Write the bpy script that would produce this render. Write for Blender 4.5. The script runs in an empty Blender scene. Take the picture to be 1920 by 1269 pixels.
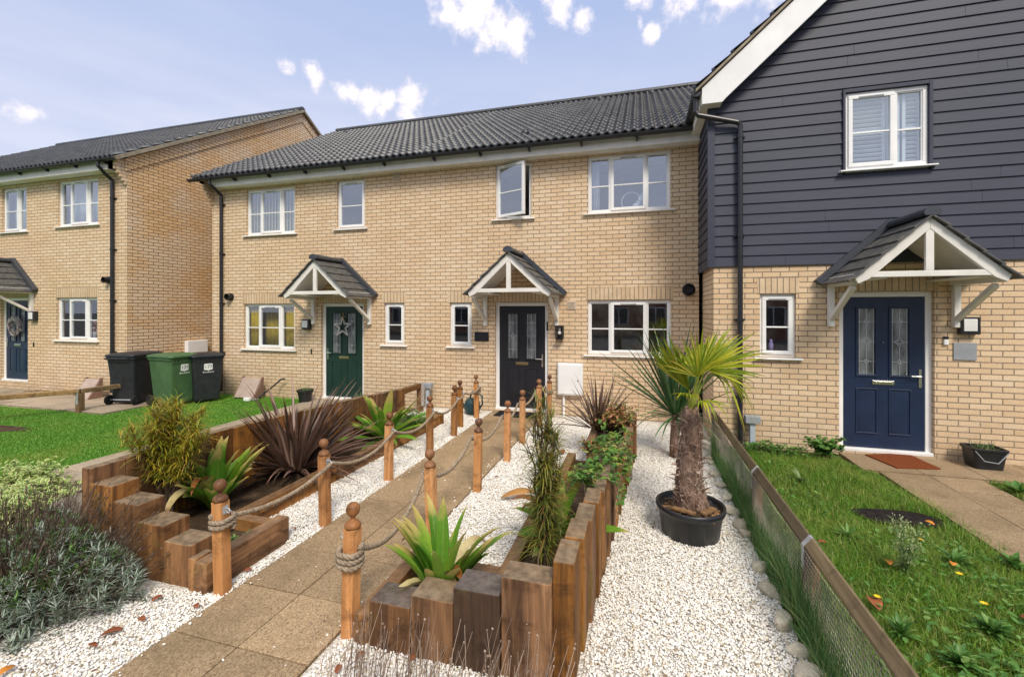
import bpy, math, random
import numpy as np
from mathutils import Vector, Matrix

S = bpy.context.scene
COL = S.collection
R = math.radians
random.seed(7)
RNG = np.random.default_rng(11)

# ------------------------------------------------------------------ camera
CAM_H, YAW, FPX, HORIZON = 1.93, 0.2772, 835.0, 582.4      # metres, radians, focal length and eye level in photo pixels (1920 wide)
cd = bpy.data.cameras.new('camera'); cam = bpy.data.objects.new('camera', cd); COL.objects.link(cam)
cam.location = (0, 0, CAM_H); cam.rotation_euler = (R(90), 0, YAW)
cd.sensor_width = 36; cd.lens = 36 * FPX / 1920
cd.shift_y = -(634.5 - HORIZON) / 1920
cd.clip_start = 0.05; cd.clip_end = 3000
S.camera = cam

# ------------------------------------------------------------------ light
SUN_EL, SUN_AZ = R(48), R(150)        # azimuth of the sun measured clockwise from +Y
S.view_settings.view_transform = 'Standard'; S.view_settings.look = 'None'
S.view_settings.exposure = 1.06; S.view_settings.gamma = 1
sd = bpy.data.lights.new('sun', 'SUN'); sd.energy = 1.5; sd.angle = R(16); sd.color = (1.0, 0.91, 0.78)
so = bpy.data.objects.new('sun', sd); COL.objects.link(so)
sdir = Vector((math.sin(SUN_AZ) * math.cos(SUN_EL), math.cos(SUN_AZ) * math.cos(SUN_EL), math.sin(SUN_EL)))
so.rotation_euler = (-sdir).to_track_quat('-Z', 'Y').to_euler()
so.location = (6, -14, 14)

def dirv(u, v):
    a = (u - 960) / FPX; b = (HORIZON - v) / FPX
    return Vector((-math.sin(YAW) + a * math.cos(YAW), math.cos(YAW) + a * math.sin(YAW), b))
def G(u, v, z=0.0):                   # photo pixel -> point on the level z
    d = dirv(u, v); t = (z - CAM_H) / d.z
    return Vector((d.x * t, d.y * t, z))
def PY(u, v, Y):                      # photo pixel -> point on the wall plane y = Y
    d = dirv(u, v); t = Y / d.y
    return Vector((d.x * t, Y, CAM_H + d.z * t))

W = bpy.data.worlds.new('World'); S.world = W; W.use_nodes = True
def world():
    nt = W.node_tree; N = nt.nodes; L = nt.links
    for n in list(N): N.remove(n)
    out = N.new('ShaderNodeOutputWorld'); bg = N.new('ShaderNodeBackground')
    sky = N.new('ShaderNodeTexSky'); sky.sky_type = 'NISHITA'; sky.sun_disc = False
    sky.sun_elevation = SUN_EL; sky.sun_rotation = SUN_AZ
    sky.air_density = 1.0; sky.dust_density = 1.5; sky.ozone_density = 2.0
    tc = N.new('ShaderNodeTexCoord')
    def math_(op, a, b=None, clamp=False):
        n = N.new('ShaderNodeMath'); n.operation = op; n.use_clamp = clamp
        for i, x in enumerate((a, b)):
            if x is None: continue
            if isinstance(x, (int, float)): n.inputs[i].default_value = x
            else: L.new(x, n.inputs[i])
        return n.outputs[0]
    def vm(op, a, b):
        n = N.new('ShaderNodeVectorMath'); n.operation = op
        for i, x in enumerate((a, b)):
            if isinstance(x, (tuple, Vector)): n.inputs[i].default_value = x
            else: L.new(x, n.inputs[i])
        return n
    def noise(scale, detail, vec, rough=.55):
        n = N.new('ShaderNodeTexNoise'); n.inputs['Scale'].default_value = scale; n.inputs['Detail'].default_value = detail
        n.inputs['Roughness'].default_value = rough; L.new(vec, n.inputs['Vector']); return n
    d = tc.outputs['Generated']
    wob = noise(5, 5, d)
    off = vm('SUBTRACT', wob.outputs['Color'], (.5, .5, .5))
    offs = vm('MULTIPLY', off.outputs[0], (.085, .085, .085))
    dd = vm('ADD', d, offs.outputs[0]).outputs[0]
    fb = noise(24, 9, d, .6).outputs['Fac']
    blobs = [(537,110,26),(592,125,34),(655,165,38),(690,178,42),(725,190,30),(775,198,44),(715,212,20),
             (845,20,40),(890,45,52),(930,58,58),(965,72,48),(900,10,46),(860,-10,40),(1065,8,40),(1100,36,30),(1045,-22,44),
             (1228,50,26),(1205,42,16),(1200,-24,50),(1290,-30,66),(1390,-26,70),(1460,-14,50),(35,206,26),(90,10,-1)]
    den = None
    for (u, v, r) in blobs:
        if r < 0: continue
        c = dirv(u, v); rr = r / FPX / c.length ** 1.0; c = c.normalized()
        s = vm('SUBTRACT', dd, c); ln = N.new('ShaderNodeVectorMath'); ln.operation = 'LENGTH'; L.new(s.outputs[0], ln.inputs[0])
        e = math_('SUBTRACT', 1.0, math_('DIVIDE', ln.outputs['Value'], rr * 1.08))
        den = e if den is None else math_('MAXIMUM', den, e)
    x = math_('ADD', den, math_('MULTIPLY', math_('SUBTRACT', fb, .5), 2.3))
    mr = N.new('ShaderNodeMapRange'); mr.interpolation_type = 'SMOOTHSTEP'
    mr.inputs['From Min'].default_value = .14; mr.inputs['From Max'].default_value = .85; L.new(x, mr.inputs['Value'])
    # unseen cloud added behind and overhead for soft light, thin veil near the skyline
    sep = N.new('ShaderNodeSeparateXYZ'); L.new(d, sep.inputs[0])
    added_cov = math_('ADD', math_('ADD', math_('MULTIPLY', sep.outputs['Z'], 1.3), math_('MULTIPLY', sep.outputs['Y'], -.4)), math_('MULTIPLY', noise(2.2, 7, d).outputs['Fac'], 1.1))
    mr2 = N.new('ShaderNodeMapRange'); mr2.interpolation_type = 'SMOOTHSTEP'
    mr2.inputs['From Min'].default_value = 1.3; mr2.inputs['From Max'].default_value = 1.75; L.new(added_cov, mr2.inputs['Value'])
    veil = N.new('ShaderNodeMapRange'); veil.interpolation_type = 'SMOOTHSTEP'
    veil.inputs['From Min'].default_value = .62; veil.inputs['From Max'].default_value = .1; L.new(sep.outputs['Z'], veil.inputs['Value'])
    st = vm('MULTIPLY', d, (1.2, 1.2, 6.0)).outputs[0]
    streak = math_('MULTIPLY', veil.outputs[0], math_('MULTIPLY', math_('SUBTRACT', noise(3.0, 7, st).outputs['Fac'], .18), 2.2), True)
    def rgb(c):
        n = N.new('ShaderNodeRGB'); n.outputs[0].default_value = (*c, 1); return n.outputs[0]
    def mix(f, a, b, bt='MIX'):
        n = N.new('ShaderNodeMix'); n.data_type = 'RGBA'; n.blend_type = bt
        if isinstance(f, (int, float)): n.inputs[0].default_value = f
        else: L.new(f, n.inputs[0])
        L.new(a, n.inputs[6]); L.new(b, n.inputs[7]); return n.outputs[2]
    K = 7.5                                    # the Background strength below is 0.1
    base = mix(1.0, sky.outputs[0], rgb((.84, .80, .93)), 'MULTIPLY')
    gz = N.new('ShaderNodeMapRange'); gz.inputs['From Min'].default_value = .12; gz.inputs['From Max'].default_value = .62; L.new(sep.outputs['Z'], gz.inputs['Value'])
    base = mix(.85, base, mix(gz.outputs[0], rgb((.46 * K, .485 * K, .585 * K)), rgb((.30 * K, .375 * K, .57 * K))))
    c0 = mix(math_('MULTIPLY', streak, .85), base, rgb((.555 * K, .56 * K, .645 * K)))
    cl = mix(math_('ADD', math_('MULTIPLY', den, .9), math_('MULTIPLY', math_('SUBTRACT', fb, .35), 1.2), True), rgb((.55 * K, .55 * K, .62 * K)), rgb((.84 * K, .76 * K, .75 * K)))
    c1 = mix(math_('MULTIPLY', mr.outputs[0], .95), c0, cl)
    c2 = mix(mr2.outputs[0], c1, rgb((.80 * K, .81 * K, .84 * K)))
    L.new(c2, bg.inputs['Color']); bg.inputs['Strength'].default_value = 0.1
    L.new(bg.outputs[0], out.inputs[0])
world()

# ------------------------------------------------------------------ naming
WORG = {}                                        # world origin of every parent
def tag(o, label=None, cat=None, group=None, kind=None):
    if label: o['label'] = label
    if cat: o['category'] = cat
    if group: o['group'] = group
    if kind: o['kind'] = kind
    return o
def empty(name, loc=(0, 0, 0), label=None, cat=None, group=None, rz=0):
    o = bpy.data.objects.new(name, None); COL.objects.link(o); o.empty_display_size = .1
    o.location = loc; o.rotation_euler = (0, 0, rz); WORG[o.name] = Vector(loc)
    return tag(o, label, cat, group)
def copy_tree(o, parent=None):
    c = o.copy(); COL.objects.link(c)
    if parent is not None: c.parent = parent
    for ch in list(o.children): copy_tree(ch, c)
    return c

# ------------------------------------------------------------------ mesh builder
class MB:
    def __init__(s): s.v = []; s.f = []; s.uv = {}
    def add(s, vs, fs):
        n = len(s.v); s.v += [tuple(p) for p in vs]; s.f += [tuple(i + n for i in f) for f in fs]; return s
    def quad(s, a, b, c, d): return s.add((a, b, c, d), ((0, 1, 2, 3),))
    def box(s, x0, x1, y0, y1, z0, z1):
        x0, x1 = min(x0, x1), max(x0, x1); y0, y1 = min(y0, y1), max(y0, y1); z0, z1 = min(z0, z1), max(z0, z1)
        return s.add([(x0,y0,z0),(x1,y0,z0),(x1,y1,z0),(x0,y1,z0),(x0,y0,z1),(x1,y0,z1),(x1,y1,z1),(x0,y1,z1)],
                     [(0,3,2,1),(4,5,6,7),(0,1,5,4),(1,2,6,5),(2,3,7,6),(3,0,4,7)])
    def bar(s, p0, p1, w, h, up=(0, 0, 1)):
        p0 = Vector(p0); p1 = Vector(p1); d = (p1 - p0).normalized(); up = Vector(up)
        if abs(d.dot(up)) > .98: up = Vector((1, 0, 0))
        l = d.cross(up).normalized() * w / 2; u = l.cross(d).normalized() * h / 2
        return s.add([p0-l-u, p0+l-u, p0+l+u, p0-l+u, p1-l-u, p1+l-u, p1+l+u, p1-l+u],
                     [(3,2,1,0),(4,5,6,7),(0,1,5,4),(1,2,6,5),(2,3,7,6),(3,0,4,7)])
    def prism(s, poly, axis, d0, d1):
        # poly: list of 2-D points; axis 'y': (x,z) swept along y; 'x': (y,z) along x; 'z': (x,y) along z
        f = {'y': lambda p, d: (p[0], d, p[1]), 'x': lambda p, d: (d, p[0], p[1]), 'z': lambda p, d: (p[0], p[1], d)}[axis]
        n = len(poly); vs = [f(p, d0) for p in poly] + [f(p, d1) for p in poly]
        a = sum(poly[i][0] * poly[(i+1) % n][1] - poly[(i+1) % n][0] * poly[i][1] for i in range(n))
        fl = (a > 0) ^ (axis == 'y') ^ (d1 < d0)
        fs = [tuple(range(n))[::-1], tuple(range(n, 2 * n))] + [(i, (i+1) % n, n + (i+1) % n, n + i) for i in range(n)]
        if not fl: fs = [t[::-1] for t in fs]
        return s.add(vs, fs)
    def tube(s, pts, r, n=8, caps=True):
        pts = [Vector(p) for p in pts]; m = len(pts); rs = r if isinstance(r, (list, tuple)) else [r] * m
        vs = []; prev = None
        for i, p in enumerate(pts):
            d = (pts[min(i+1, m-1)] - pts[max(i-1, 0)]).normalized()
            if prev is None:
                up = Vector((0, 0, 1)) if abs(d.z) < .9 else Vector((1, 0, 0)); a = d.cross(up).normalized()
            else:
                a = (prev - d * prev.dot(d)).normalized()
            prev = a; b = d.cross(a)
            for k in range(n):
                t = 2 * math.pi * k / n; vs.append(p + (a * math.cos(t) + b * math.sin(t)) * rs[i])
        fs = [(i*n+k, i*n+(k+1) % n, (i+1)*n+(k+1) % n, (i+1)*n+k) for i in range(m-1) for k in range(n)]
        if caps: fs += [tuple(range(n))[::-1], tuple(range((m-1)*n, m*n))]
        return s.add(vs, fs)
    def lathe(s, prof, c=(0, 0, 0), n=20, sx=1, sy=1):
        vs = []; m = len(prof)
        for (r, z) in prof:
            for k in range(n):
                t = 2 * math.pi * k / n; vs.append((c[0] + r * sx * math.cos(t), c[1] + r * sy * math.sin(t), c[2] + z))
        fs = [(i*n+k, i*n+(k+1) % n, (i+1)*n+(k+1) % n, (i+1)*n+k) for i in range(m-1) for k in range(n)]
        fs += [tuple(range(n))[::-1], tuple(range((m-1)*n, m*n))]
        return s.add(vs, fs)
    def loft(s, loops, caps=True):
        n = len(loops[0]); m = len(loops); vs = [p for l in loops for p in l]
        fs = [(i*n+k, i*n+(k+1) % n, (i+1)*n+(k+1) % n, (i+1)*n+k) for i in range(m-1) for k in range(n)]
        if caps: fs += [tuple(range(n))[::-1], tuple(range((m-1)*n, m*n))]
        return s.add(vs, fs)
    def sphere(s, c, r, n=14, m=9):
        return s.lathe([(max(.0005, r * math.sin(math.pi * i / m)), -r * math.cos(math.pi * i / m)) for i in range(m + 1)], c, n)
    def leaf(s, base, az, el, L, wd, droop=.6, n=5, fold=.25, prof=None, twist=0.0, az_curve=0.0):
        # one strip leaf with a fold along its middle; uv = (across, along)
        p = Vector(base); st = L / n; i0 = len(s.v)
        for i in range(n + 1):
            t = i / n
            w = wd * (prof(t) if prof else math.sin(math.pi * min(1, .12 + t * .88)) ** .8)
            if i == n: w = wd * .02
            e = el - droop * t * t; a = az + az_curve * t
            d = Vector((math.cos(a) * math.cos(e), math.sin(a) * math.cos(e), math.sin(e)))
            l = Vector((-math.sin(a), math.cos(a), 0)); u = d.cross(l) * -1
            u = l.cross(d) * -1 if (l.cross(d)).z < 0 else l.cross(d)
            tw = twist * t; l2 = l * math.cos(tw) + u * math.sin(tw); u2 = u * math.cos(tw) - l * math.sin(tw)
            s.v += [tuple(p - l2 * w / 2 + u2 * w * fold), tuple(p), tuple(p + l2 * w / 2 + u2 * w * fold)]
            p = p + d * st
        for i in range(n):
            a = i0 + i * 3; b = a + 3; t0, t1 = i / n, (i + 1) / n
            for k in (0, 1):
                s.uv[len(s.f)] = ((k * .5, t0), (k * .5 + .5, t0), (k * .5 + .5, t1), (k * .5, t1))
                s.f.append((a + k, a + k + 1, b + k + 1, b + k))
        return s
    def build(s, name, mat, parent=None, smooth=False, bevel=0, kind=None):
        me = bpy.data.meshes.new(name)
        org = WORG[parent.name] if parent is not None else Vector((0, 0, 0))
        V = np.array(s.v, dtype=np.float64)
        me.from_pydata((V - np.array(org)).tolist(), [], s.f)
        uvl = me.uv_layers.new(name='uv')
        uvs = np.zeros((len(me.loops), 2)); li = 0
        for fi, f in enumerate(s.f):
            if fi in s.uv:
                for k, q in enumerate(s.uv[fi]): uvs[li + k] = q
            else:
                P = V[list(f)]
                nrm = np.zeros(3)
                for k in range(len(f)):
                    a = P[k]; b = P[(k + 1) % len(f)]
                    nrm += (a[1]-b[1])*(a[2]+b[2]), (a[2]-b[2])*(a[0]+b[0]), (a[0]-b[0])*(a[1]+b[1])
                ax = np.abs(nrm); j = int(ax.argmax())
                uvs[li:li+len(f)] = P[:, (1, 2)] if j == 0 else (P[:, (0, 2)] if j == 1 else P[:, (0, 1)])
            li += len(f)
        uvl.data.foreach_set('uv', uvs.ravel())
        if mat: me.materials.append(mat)
        if smooth: me.polygons.foreach_set('use_smooth', [True] * len(me.polygons))
        me.update()
        o = bpy.data.objects.new(name, me); COL.objects.link(o)
        WORG[o.name] = Vector(org)
        if parent is not None: o.parent = parent
        if bevel:
            b = o.modifiers.new('bevel', 'BEVEL'); b.width = bevel; b.segments = 2; b.limit_method = 'ANGLE'; b.angle_limit = R(40)
            me.polygons.foreach_set('use_smooth', [True] * len(me.polygons))
            wn = o.modifiers.new('wn', 'WEIGHTED_NORMAL'); wn.keep_sharp = False
        if kind: o['kind'] = kind
        return o
def big(name, V, F, mat, parent=None, kind=None, smooth=False):
    # numpy mesh: V (n,3), F (m,k)
    me = bpy.data.meshes.new(name); org = WORG[parent.name] if parent is not None else Vector((0, 0, 0))
    V = V - np.array(org); k = F.shape[1]
    me.vertices.add(len(V)); me.vertices.foreach_set('co', V.astype(np.float32).ravel())
    me.loops.add(F.size); me.loops.foreach_set('vertex_index', F.astype(np.int32).ravel())
    me.polygons.add(len(F)); me.polygons.foreach_set('loop_start', np.arange(0, F.size, k, dtype=np.int32))
    me.polygons.foreach_set('loop_total', np.full(len(F), k, dtype=np.int32))
    if smooth: me.polygons.foreach_set('use_smooth', np.ones(len(F), dtype=bool))
    me.update(calc_edges=True); me.validate(); me.materials.append(mat)
    o = bpy.data.objects.new(name, me); COL.objects.link(o); WORG[o.name] = Vector(org)
    if parent is not None: o.parent = parent
    if kind: o['kind'] = kind
    return o

# ------------------------------------------------------------------ materials
class NT:
    def __init__(s, name):
        s.m = bpy.data.materials.new(name); s.m.use_nodes = True; s.t = s.m.node_tree; s.N = s.t.nodes; s.L = s.t.links
        s.b = s.N['Principled BSDF']; s.out = s.N['Material Output']
    def n(s, kind, **kw):
        x = s.N.new('ShaderNode' + kind)
        for k, v in kw.items(): setattr(x, k, v)
        return x
    def put(s, sock, val):
        if isinstance(val, bpy.types.NodeSocket): s.L.new(val, sock)
        else: sock.default_value = (*val, 1) if (isinstance(val, tuple) and len(val) == 3 and sock.type == 'RGBA') else val
    def coord(s, which='Object', scale=(1, 1, 1)):
        tc = s.n('TexCoord'); mp = s.n('Mapping'); s.L.new(tc.outputs[which], mp.inputs[0]); mp.inputs['Scale'].default_value = scale
        return mp.outputs[0]
    def noise(s, vec, scale, detail=4, rough=.55, dist=0):
        x = s.n('TexNoise'); s.L.new(vec, x.inputs['Vector']); x.inputs['Scale'].default_value = scale
        x.inputs['Detail'].default_value = detail; x.inputs['Roughness'].default_value = rough; x.inputs['Distortion'].default_value = dist; return x.outputs['Fac']
    def mix(s, f, a, b, bt='MIX'):
        x = s.n('Mix'); x.data_type = 'RGBA'; x.blend_type = bt
        s.put(x.inputs[0], f); s.put(x.inputs[6], a); s.put(x.inputs[7], b); return x.outputs[2]
    def ramp(s, f, stops):
        x = s.n('ValToRGB'); s.L.new(f, x.inputs[0]); e = x.color_ramp.elements
        while len(e) < len(stops): e.new(.5)
        for k, (p, c) in enumerate(stops): e[k].position = p; e[k].color = (*c, 1)
        return x.outputs[0]
    def rng(s, f, a, b, c=0., d=1.):
        x = s.n('MapRange'); s.L.new(f, x.inputs[0])
        for k, v in enumerate((a, b, c, d)): x.inputs[k + 1].default_value = v
        return x.outputs[0]
    def math(s, op, a, b=0.):
        x = s.n('Math'); x.operation = op; s.put(x.inputs[0], a); s.put(x.inputs[1], b); return x.outputs[0]
    def bump(s, h, strength=.5, dist=.01):
        x = s.n('Bump'); s.put(x.inputs['Height'], h); x.inputs['Strength'].default_value = strength; x.inputs['Distance'].default_value = dist
        s.L.new(x.outputs[0], s.b.inputs['Normal']); return x
    def fin(s, col=None, rough=.6, spec=.4, metal=0):
        if col is not None: s.put(s.b.inputs['Base Color'], col)
        s.put(s.b.inputs['Roughness'], rough); s.b.inputs['Specular IOR Level'].default_value = spec
        s.b.inputs['Metallic'].default_value = metal; return s.m
def plain(name, col, rough=.5, spec=.4, metal=0, var=.12, scale=6, bump=0, bscale=60):
    t = NT(name); c = t.coord()
    k = t.rng(t.noise(c, scale, 5), .3, .7, 1 - var, 1 + var)
    h = t.n('Mix'); h.data_type = 'RGBA'; h.blend_type = 'MULTIPLY'; h.inputs[0].default_value = 1; t.put(h.inputs[6], col)
    t.L.new(k, h.inputs[7])
    if bump: t.bump(t.noise(c, bscale, 3), bump, .004)
    return t.fin(h.outputs[2], rough, spec, metal)
def brickmat(name, soldier=False, c1=(.79,.585,.375), c2=(.70,.495,.305), mort=(.28,.225,.165)):
    t = NT(name); c = t.coord('UV')
    def br(a, b, m):
        x = t.n('TexBrick'); t.L.new(c, x.inputs['Vector']); x.inputs['Scale'].default_value = 1
        x.inputs['Brick Width'].default_value = .075 if soldier else .225; x.inputs['Row Height'].default_value = .225 if soldier else .075
        x.inputs['Mortar Size'].default_value = .0066; x.inputs['Mortar Smooth'].default_value = .25; x.offset = 0 if soldier else .5
        x.inputs['Color1'].default_value = (*a, 1); x.inputs['Color2'].default_value = (*b, 1); x.inputs['Mortar'].default_value = (*m, 1)
        return x
    x = br(c1, c2, mort)
    y = br((.83, .65, .455), (.75, .545, .345), mort)
    y.squash = 1; y.offset_frequency = 2
    big_ = t.noise(t.coord('UV'), .7, 3)
    col = t.mix(t.rng(big_, .40, .58), x.outputs['Color'], y.outputs['Color'])
    fine = t.noise(c, 55, 4, .7)
    col = t.mix(.55, col, t.ramp(fine, [(.25, (.5, .46, .42)), (.6, (1, 1, 1))]), 'MULTIPLY')
    iron = t.rng(t.noise(c, 14, 6, .7), .60, .74, 0, .45)
    col = t.mix(iron, col, (.36, .20, .10)); sp = t.n('SeparateXYZ'); t.L.new(c, sp.inputs[0]); dirt = t.math('MULTIPLY', t.rng(sp.outputs[1], .75, .05, 0, .5), t.rng(t.noise(c, 2.3, 6, .75), .38, .62)); col = t.mix(dirt, col, (.36, .27, .17)); pale = t.rng(t.noise(c, 3.1, 6, .7), .55, .75, 0, .28); col = t.mix(pale, col, (.74, .60, .45))
    h = t.math('ADD', t.math('MULTIPLY', x.outputs['Fac'], -1.), t.math('MULTIPLY', fine, .35))
    t.bump(h, .9, .008)
    return t.fin(col, .88, .2)
def glassmat(name, refl=.32, tint=(.86, .90, .92), rough=.0):
    t = NT(name); gl = t.n('BsdfGlossy'); gl.inputs['Roughness'].default_value = rough; gl.inputs['Color'].default_value = (.9, .95, 1, 1)
    tr = t.n('BsdfTransparent'); tr.inputs['Color'].default_value = (*tint, 1)
    fr = t.n('Fresnel'); fr.inputs[0].default_value = 1.5
    ge = t.n('NewGeometry'); f = t.math('MULTIPLY', t.math('ADD', t.math('MULTIPLY', fr.outputs[0], .9), refl), t.math('SUBTRACT', 1.0, ge.outputs['Backfacing']))
    c = t.coord(); bp = t.n('Bump'); t.L.new(t.noise(c, 1.3, 2), bp.inputs['Height']); bp.inputs['Strength'].default_value = .012; bp.inputs['Distance'].default_value = .05
    t.L.new(bp.outputs[0], gl.inputs['Normal'])
    mx = t.n('MixShader'); t.L.new(f, mx.inputs[0]); t.L.new(tr.outputs[0], mx.inputs[1]); t.L.new(gl.outputs[0], mx.inputs[2])
    t.L.new(mx.outputs[0], t.out.inputs[0]); return t.m
def woodmat(name, axis='z', cols=((.065,.028,.009),(.215,.094,.027),(.41,.195,.06)), end=(.165,.125,.08), topw=.8, green=.5, rough=.72, endaxis=None):
    t = NT(name); sc = {'z': (15, 15, .9), 'y': (15, .9, 15), 'x': (.9, 15, 15)}[axis]
    oi = t.n('ObjectInfo'); tc = t.n('TexCoord'); ad = t.n('VectorMath'); ad.operation = 'ADD'
    t.L.new(tc.outputs['Object'], ad.inputs[0]); ml = t.math('MULTIPLY', oi.outputs['Random'], 37.0)
    cb = t.n('CombineXYZ'); t.L.new(ml, cb.inputs[0]); t.L.new(ml, cb.inputs[1]); t.L.new(ml, cb.inputs[2]); t.L.new(cb.outputs[0], ad.inputs[1])
    mp = t.n('Mapping'); t.L.new(ad.outputs[0], mp.inputs[0]); mp.inputs['Scale'].default_value = sc
    g1 = t.noise(mp.outputs[0], 1.0, 9, .68, .9)
    mp2 = t.n('Mapping'); t.L.new(ad.outputs[0], mp2.inputs[0]); mp2.inputs['Scale'].default_value = tuple(a * .3 for a in sc)
    g2 = t.noise(mp2.outputs[0], 1.0, 3)
    col = t.ramp(t.math('ADD', t.math('MULTIPLY', g1, .6), t.math('MULTIPLY', g2, .4)), [(.36, cols[0]), (.5, cols[1]), (.64, cols[2])])
    hv = t.n('HueSaturation'); t.L.new(col, hv.inputs['Color']); t.L.new(t.rng(oi.outputs['Random'], 0, 1, .65, 1.35), hv.inputs['Value']); t.L.new(t.rng(t.math('FRACT', t.math('MULTIPLY', oi.outputs['Random'], 13.7)), 0, 1, .86, 1.08), hv.inputs['Saturation']); col = hv.outputs[0]
    st = t.noise(ad.outputs[0], 5.5, 6, .7, .6); col = t.mix(t.rng(st, .50, .66, 0, .7), col, tuple(a * .55 for a in cols[0]))
    if green:
        gm = t.rng(t.noise(ad.outputs[0], 3.2, 4), .56, .72, 0, green); col = t.mix(gm, col, (.13, .14, .03))
    ge = t.n('NewGeometry'); sp = t.n('SeparateXYZ'); t.L.new(ge.outputs['Normal'], sp.inputs[0])
    em = t.math('MULTIPLY', t.rng(sp.outputs['Z'], .8, .95), topw)
    en = t.ramp(t.noise(ad.outputs[0], 18, 4), [(.35, tuple(e * .75 for e in end)), (.65, tuple(e * 1.7 for e in end))])
    col = t.mix(em, col, en)
    t.bump(g1, .45, .006)
    return t.fin(col, rough, .3)
def leafmat(name, stops, patch=None, veins=False, tip=None, tipmin=.75, rough=.45, spec=.4, trans=.25, midrib=None, edge=None):
    t = NT(name); ge = t.n('NewGeometry'); rp = ge.outputs['Random Per Island']
    col = t.ramp(rp, stops)
    if patch: col = t.mix(t.rng(t.noise(t.coord(), patch[1], 5, .65), .48, .70, 0, patch[2]), col, patch[0])
    uv = t.n('TexCoord'); sp = t.n('SeparateXYZ'); t.L.new(uv.outputs['UV'], sp.inputs[0])
    if edge:
        d = t.math('ABSOLUTE', t.math('SUBTRACT', sp.outputs[0], .5)); col = t.mix(t.rng(d, .26, .36), col, edge)
    if midrib:
        d = t.math('ABSOLUTE', t.math('SUBTRACT', sp.outputs[0], .5)); col = t.mix(t.rng(d, .0, .1, .7, 0), col, midrib)
    if tip:
        c = t.coord(); nz = t.noise(c, 9, 3)
        rr = t.math('FRACT', t.math('MULTIPLY', rp, 7.31))
        lim = t.math('SUBTRACT', sp.outputs[1], t.math('ADD', t.math('MULTIPLY', rr, 1 - tipmin), tipmin - .25))
        f = t.rng(t.math('ADD', lim, t.math('MULTIPLY', t.math('SUBTRACT', nz, .5), .35)), .12, .3); col = t.mix(f, col, tip)
    if veins: col = t.mix(.5, col, t.ramp(t.noise(t.coord('UV', (30, 1.4, 1)), 1, 4), [(.35, (.62, .62, .58)), (.6, (1.08, 1.08, 1.08))]), 'MULTIPLY')
    c2 = t.coord(); col = t.mix(.35, col, t.ramp(t.noise(c2, 40, 3), [(.3, (.6, .6, .6)), (.7, (1.1, 1.1, 1.1))]), 'MULTIPLY')
    t.fin(col, rough, spec)
    tl = t.n('BsdfTranslucent'); t.L.new(col, tl.inputs[0]); mx = t.n('MixShader'); mx.inputs[0].default_value = trans
    t.L.new(t.b.outputs[0], mx.inputs[1]); t.L.new(tl.outputs[0], mx.inputs[2]); t.L.new(mx.outputs[0], t.out.inputs[0])
    return t.m
def island(name, stops, rough=.8, spec=.25, bump=0):
    t = NT(name); ge = t.n('NewGeometry'); col = t.ramp(ge.outputs['Random Per Island'], stops)
    c = t.coord(); col = t.mix(.5, col, t.ramp(t.noise(c, 90, 3), [(.3, (.62, .60, .57)), (.6, (1, 1, 1))]), 'MULTIPLY')
    return t.fin(col, rough, spec)

M = {}
M['brick'] = brickmat('buff_brick'); M['soldier'] = brickmat('buff_soldier_brick', True)
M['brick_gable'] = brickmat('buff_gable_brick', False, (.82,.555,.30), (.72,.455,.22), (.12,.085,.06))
def upvc():
    t = NT('white_upvc'); c = t.coord(); d = t.rng(t.noise(c, 2.5, 5), .35, .75, .78, .9)
    cb = t.n('CombineColor'); t.L.new(d, cb.inputs[0]); t.L.new(d, cb.inputs[1]); t.L.new(t.math('MULTIPLY', d, .985), cb.inputs[2])
    return t.fin(cb.outputs[0], .32, .45)
M['white'] = upvc()
M['cream'] = plain('white_painted_timber', (.76, .735, .68), .5, .35, var=.08, scale=5)
M['black'] = plain('black_plastic', (.016, .017, .02), .38, .5, var=.25)
M['rubber'] = plain('black_rubber', (.02, .02, .02), .8, .2)
M['blackdoor'] = plain('charcoal_door', (.013, .014, .019), .42, .45, var=.15, bump=.25, bscale=90)
M['greendoor'] = plain('green_door', (.009, .035, .026), .42, .45, var=.15, bump=.25, bscale=90)
M['bluedoor'] = plain('blue_door', (.011, .024, .062), .40, .45, var=.15, bump=.25, bscale=90)
M['chrome'] = plain('satin_chrome', (.72, .70, .66), .22, .5, 1.0)
M['brass'] = plain('worn_brass', (.55, .46, .27), .3, .5, 1.0)
M['galv'] = plain('galvanised_steel', (.55, .57, .60), .42, .5, .55, var=.2, scale=25)
M['grey'] = plain('grey_plastic', (.30, .32, .34), .6, .3)
M['bluegrey'] = plain('pale_blue_grey_pipe', (.42, .48, .54), .5, .3)
M['dark'] = plain('dark_room', (.10, .095, .09), .9, .1)
M['room'] = plain('room_wall', (.62, .59, .54), .9, .1)
M['glass'] = glassmat('window_glass', .15, (.93, .95, .96)); M['glass_up'] = glassmat('upper_window_glass', .28, (.90, .94, .96))
M['lampglass'] = plain('opal_glass', (.75, .75, .73), .25, .5)
def cameglass():
    t = NT('patterned_glass'); c = t.coord(); n = t.noise(c, 140, 2)
    t.bump(n, .5, .003); col = t.ramp(t.noise(t.coord('Object', (9, 9, 3)), 1, 4), [(.35, (.05, .06, .065)), (.65, (.26, .28, .29))])
    return t.fin(col, .12, .8)
M['came_glass'] = cameglass()
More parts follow.
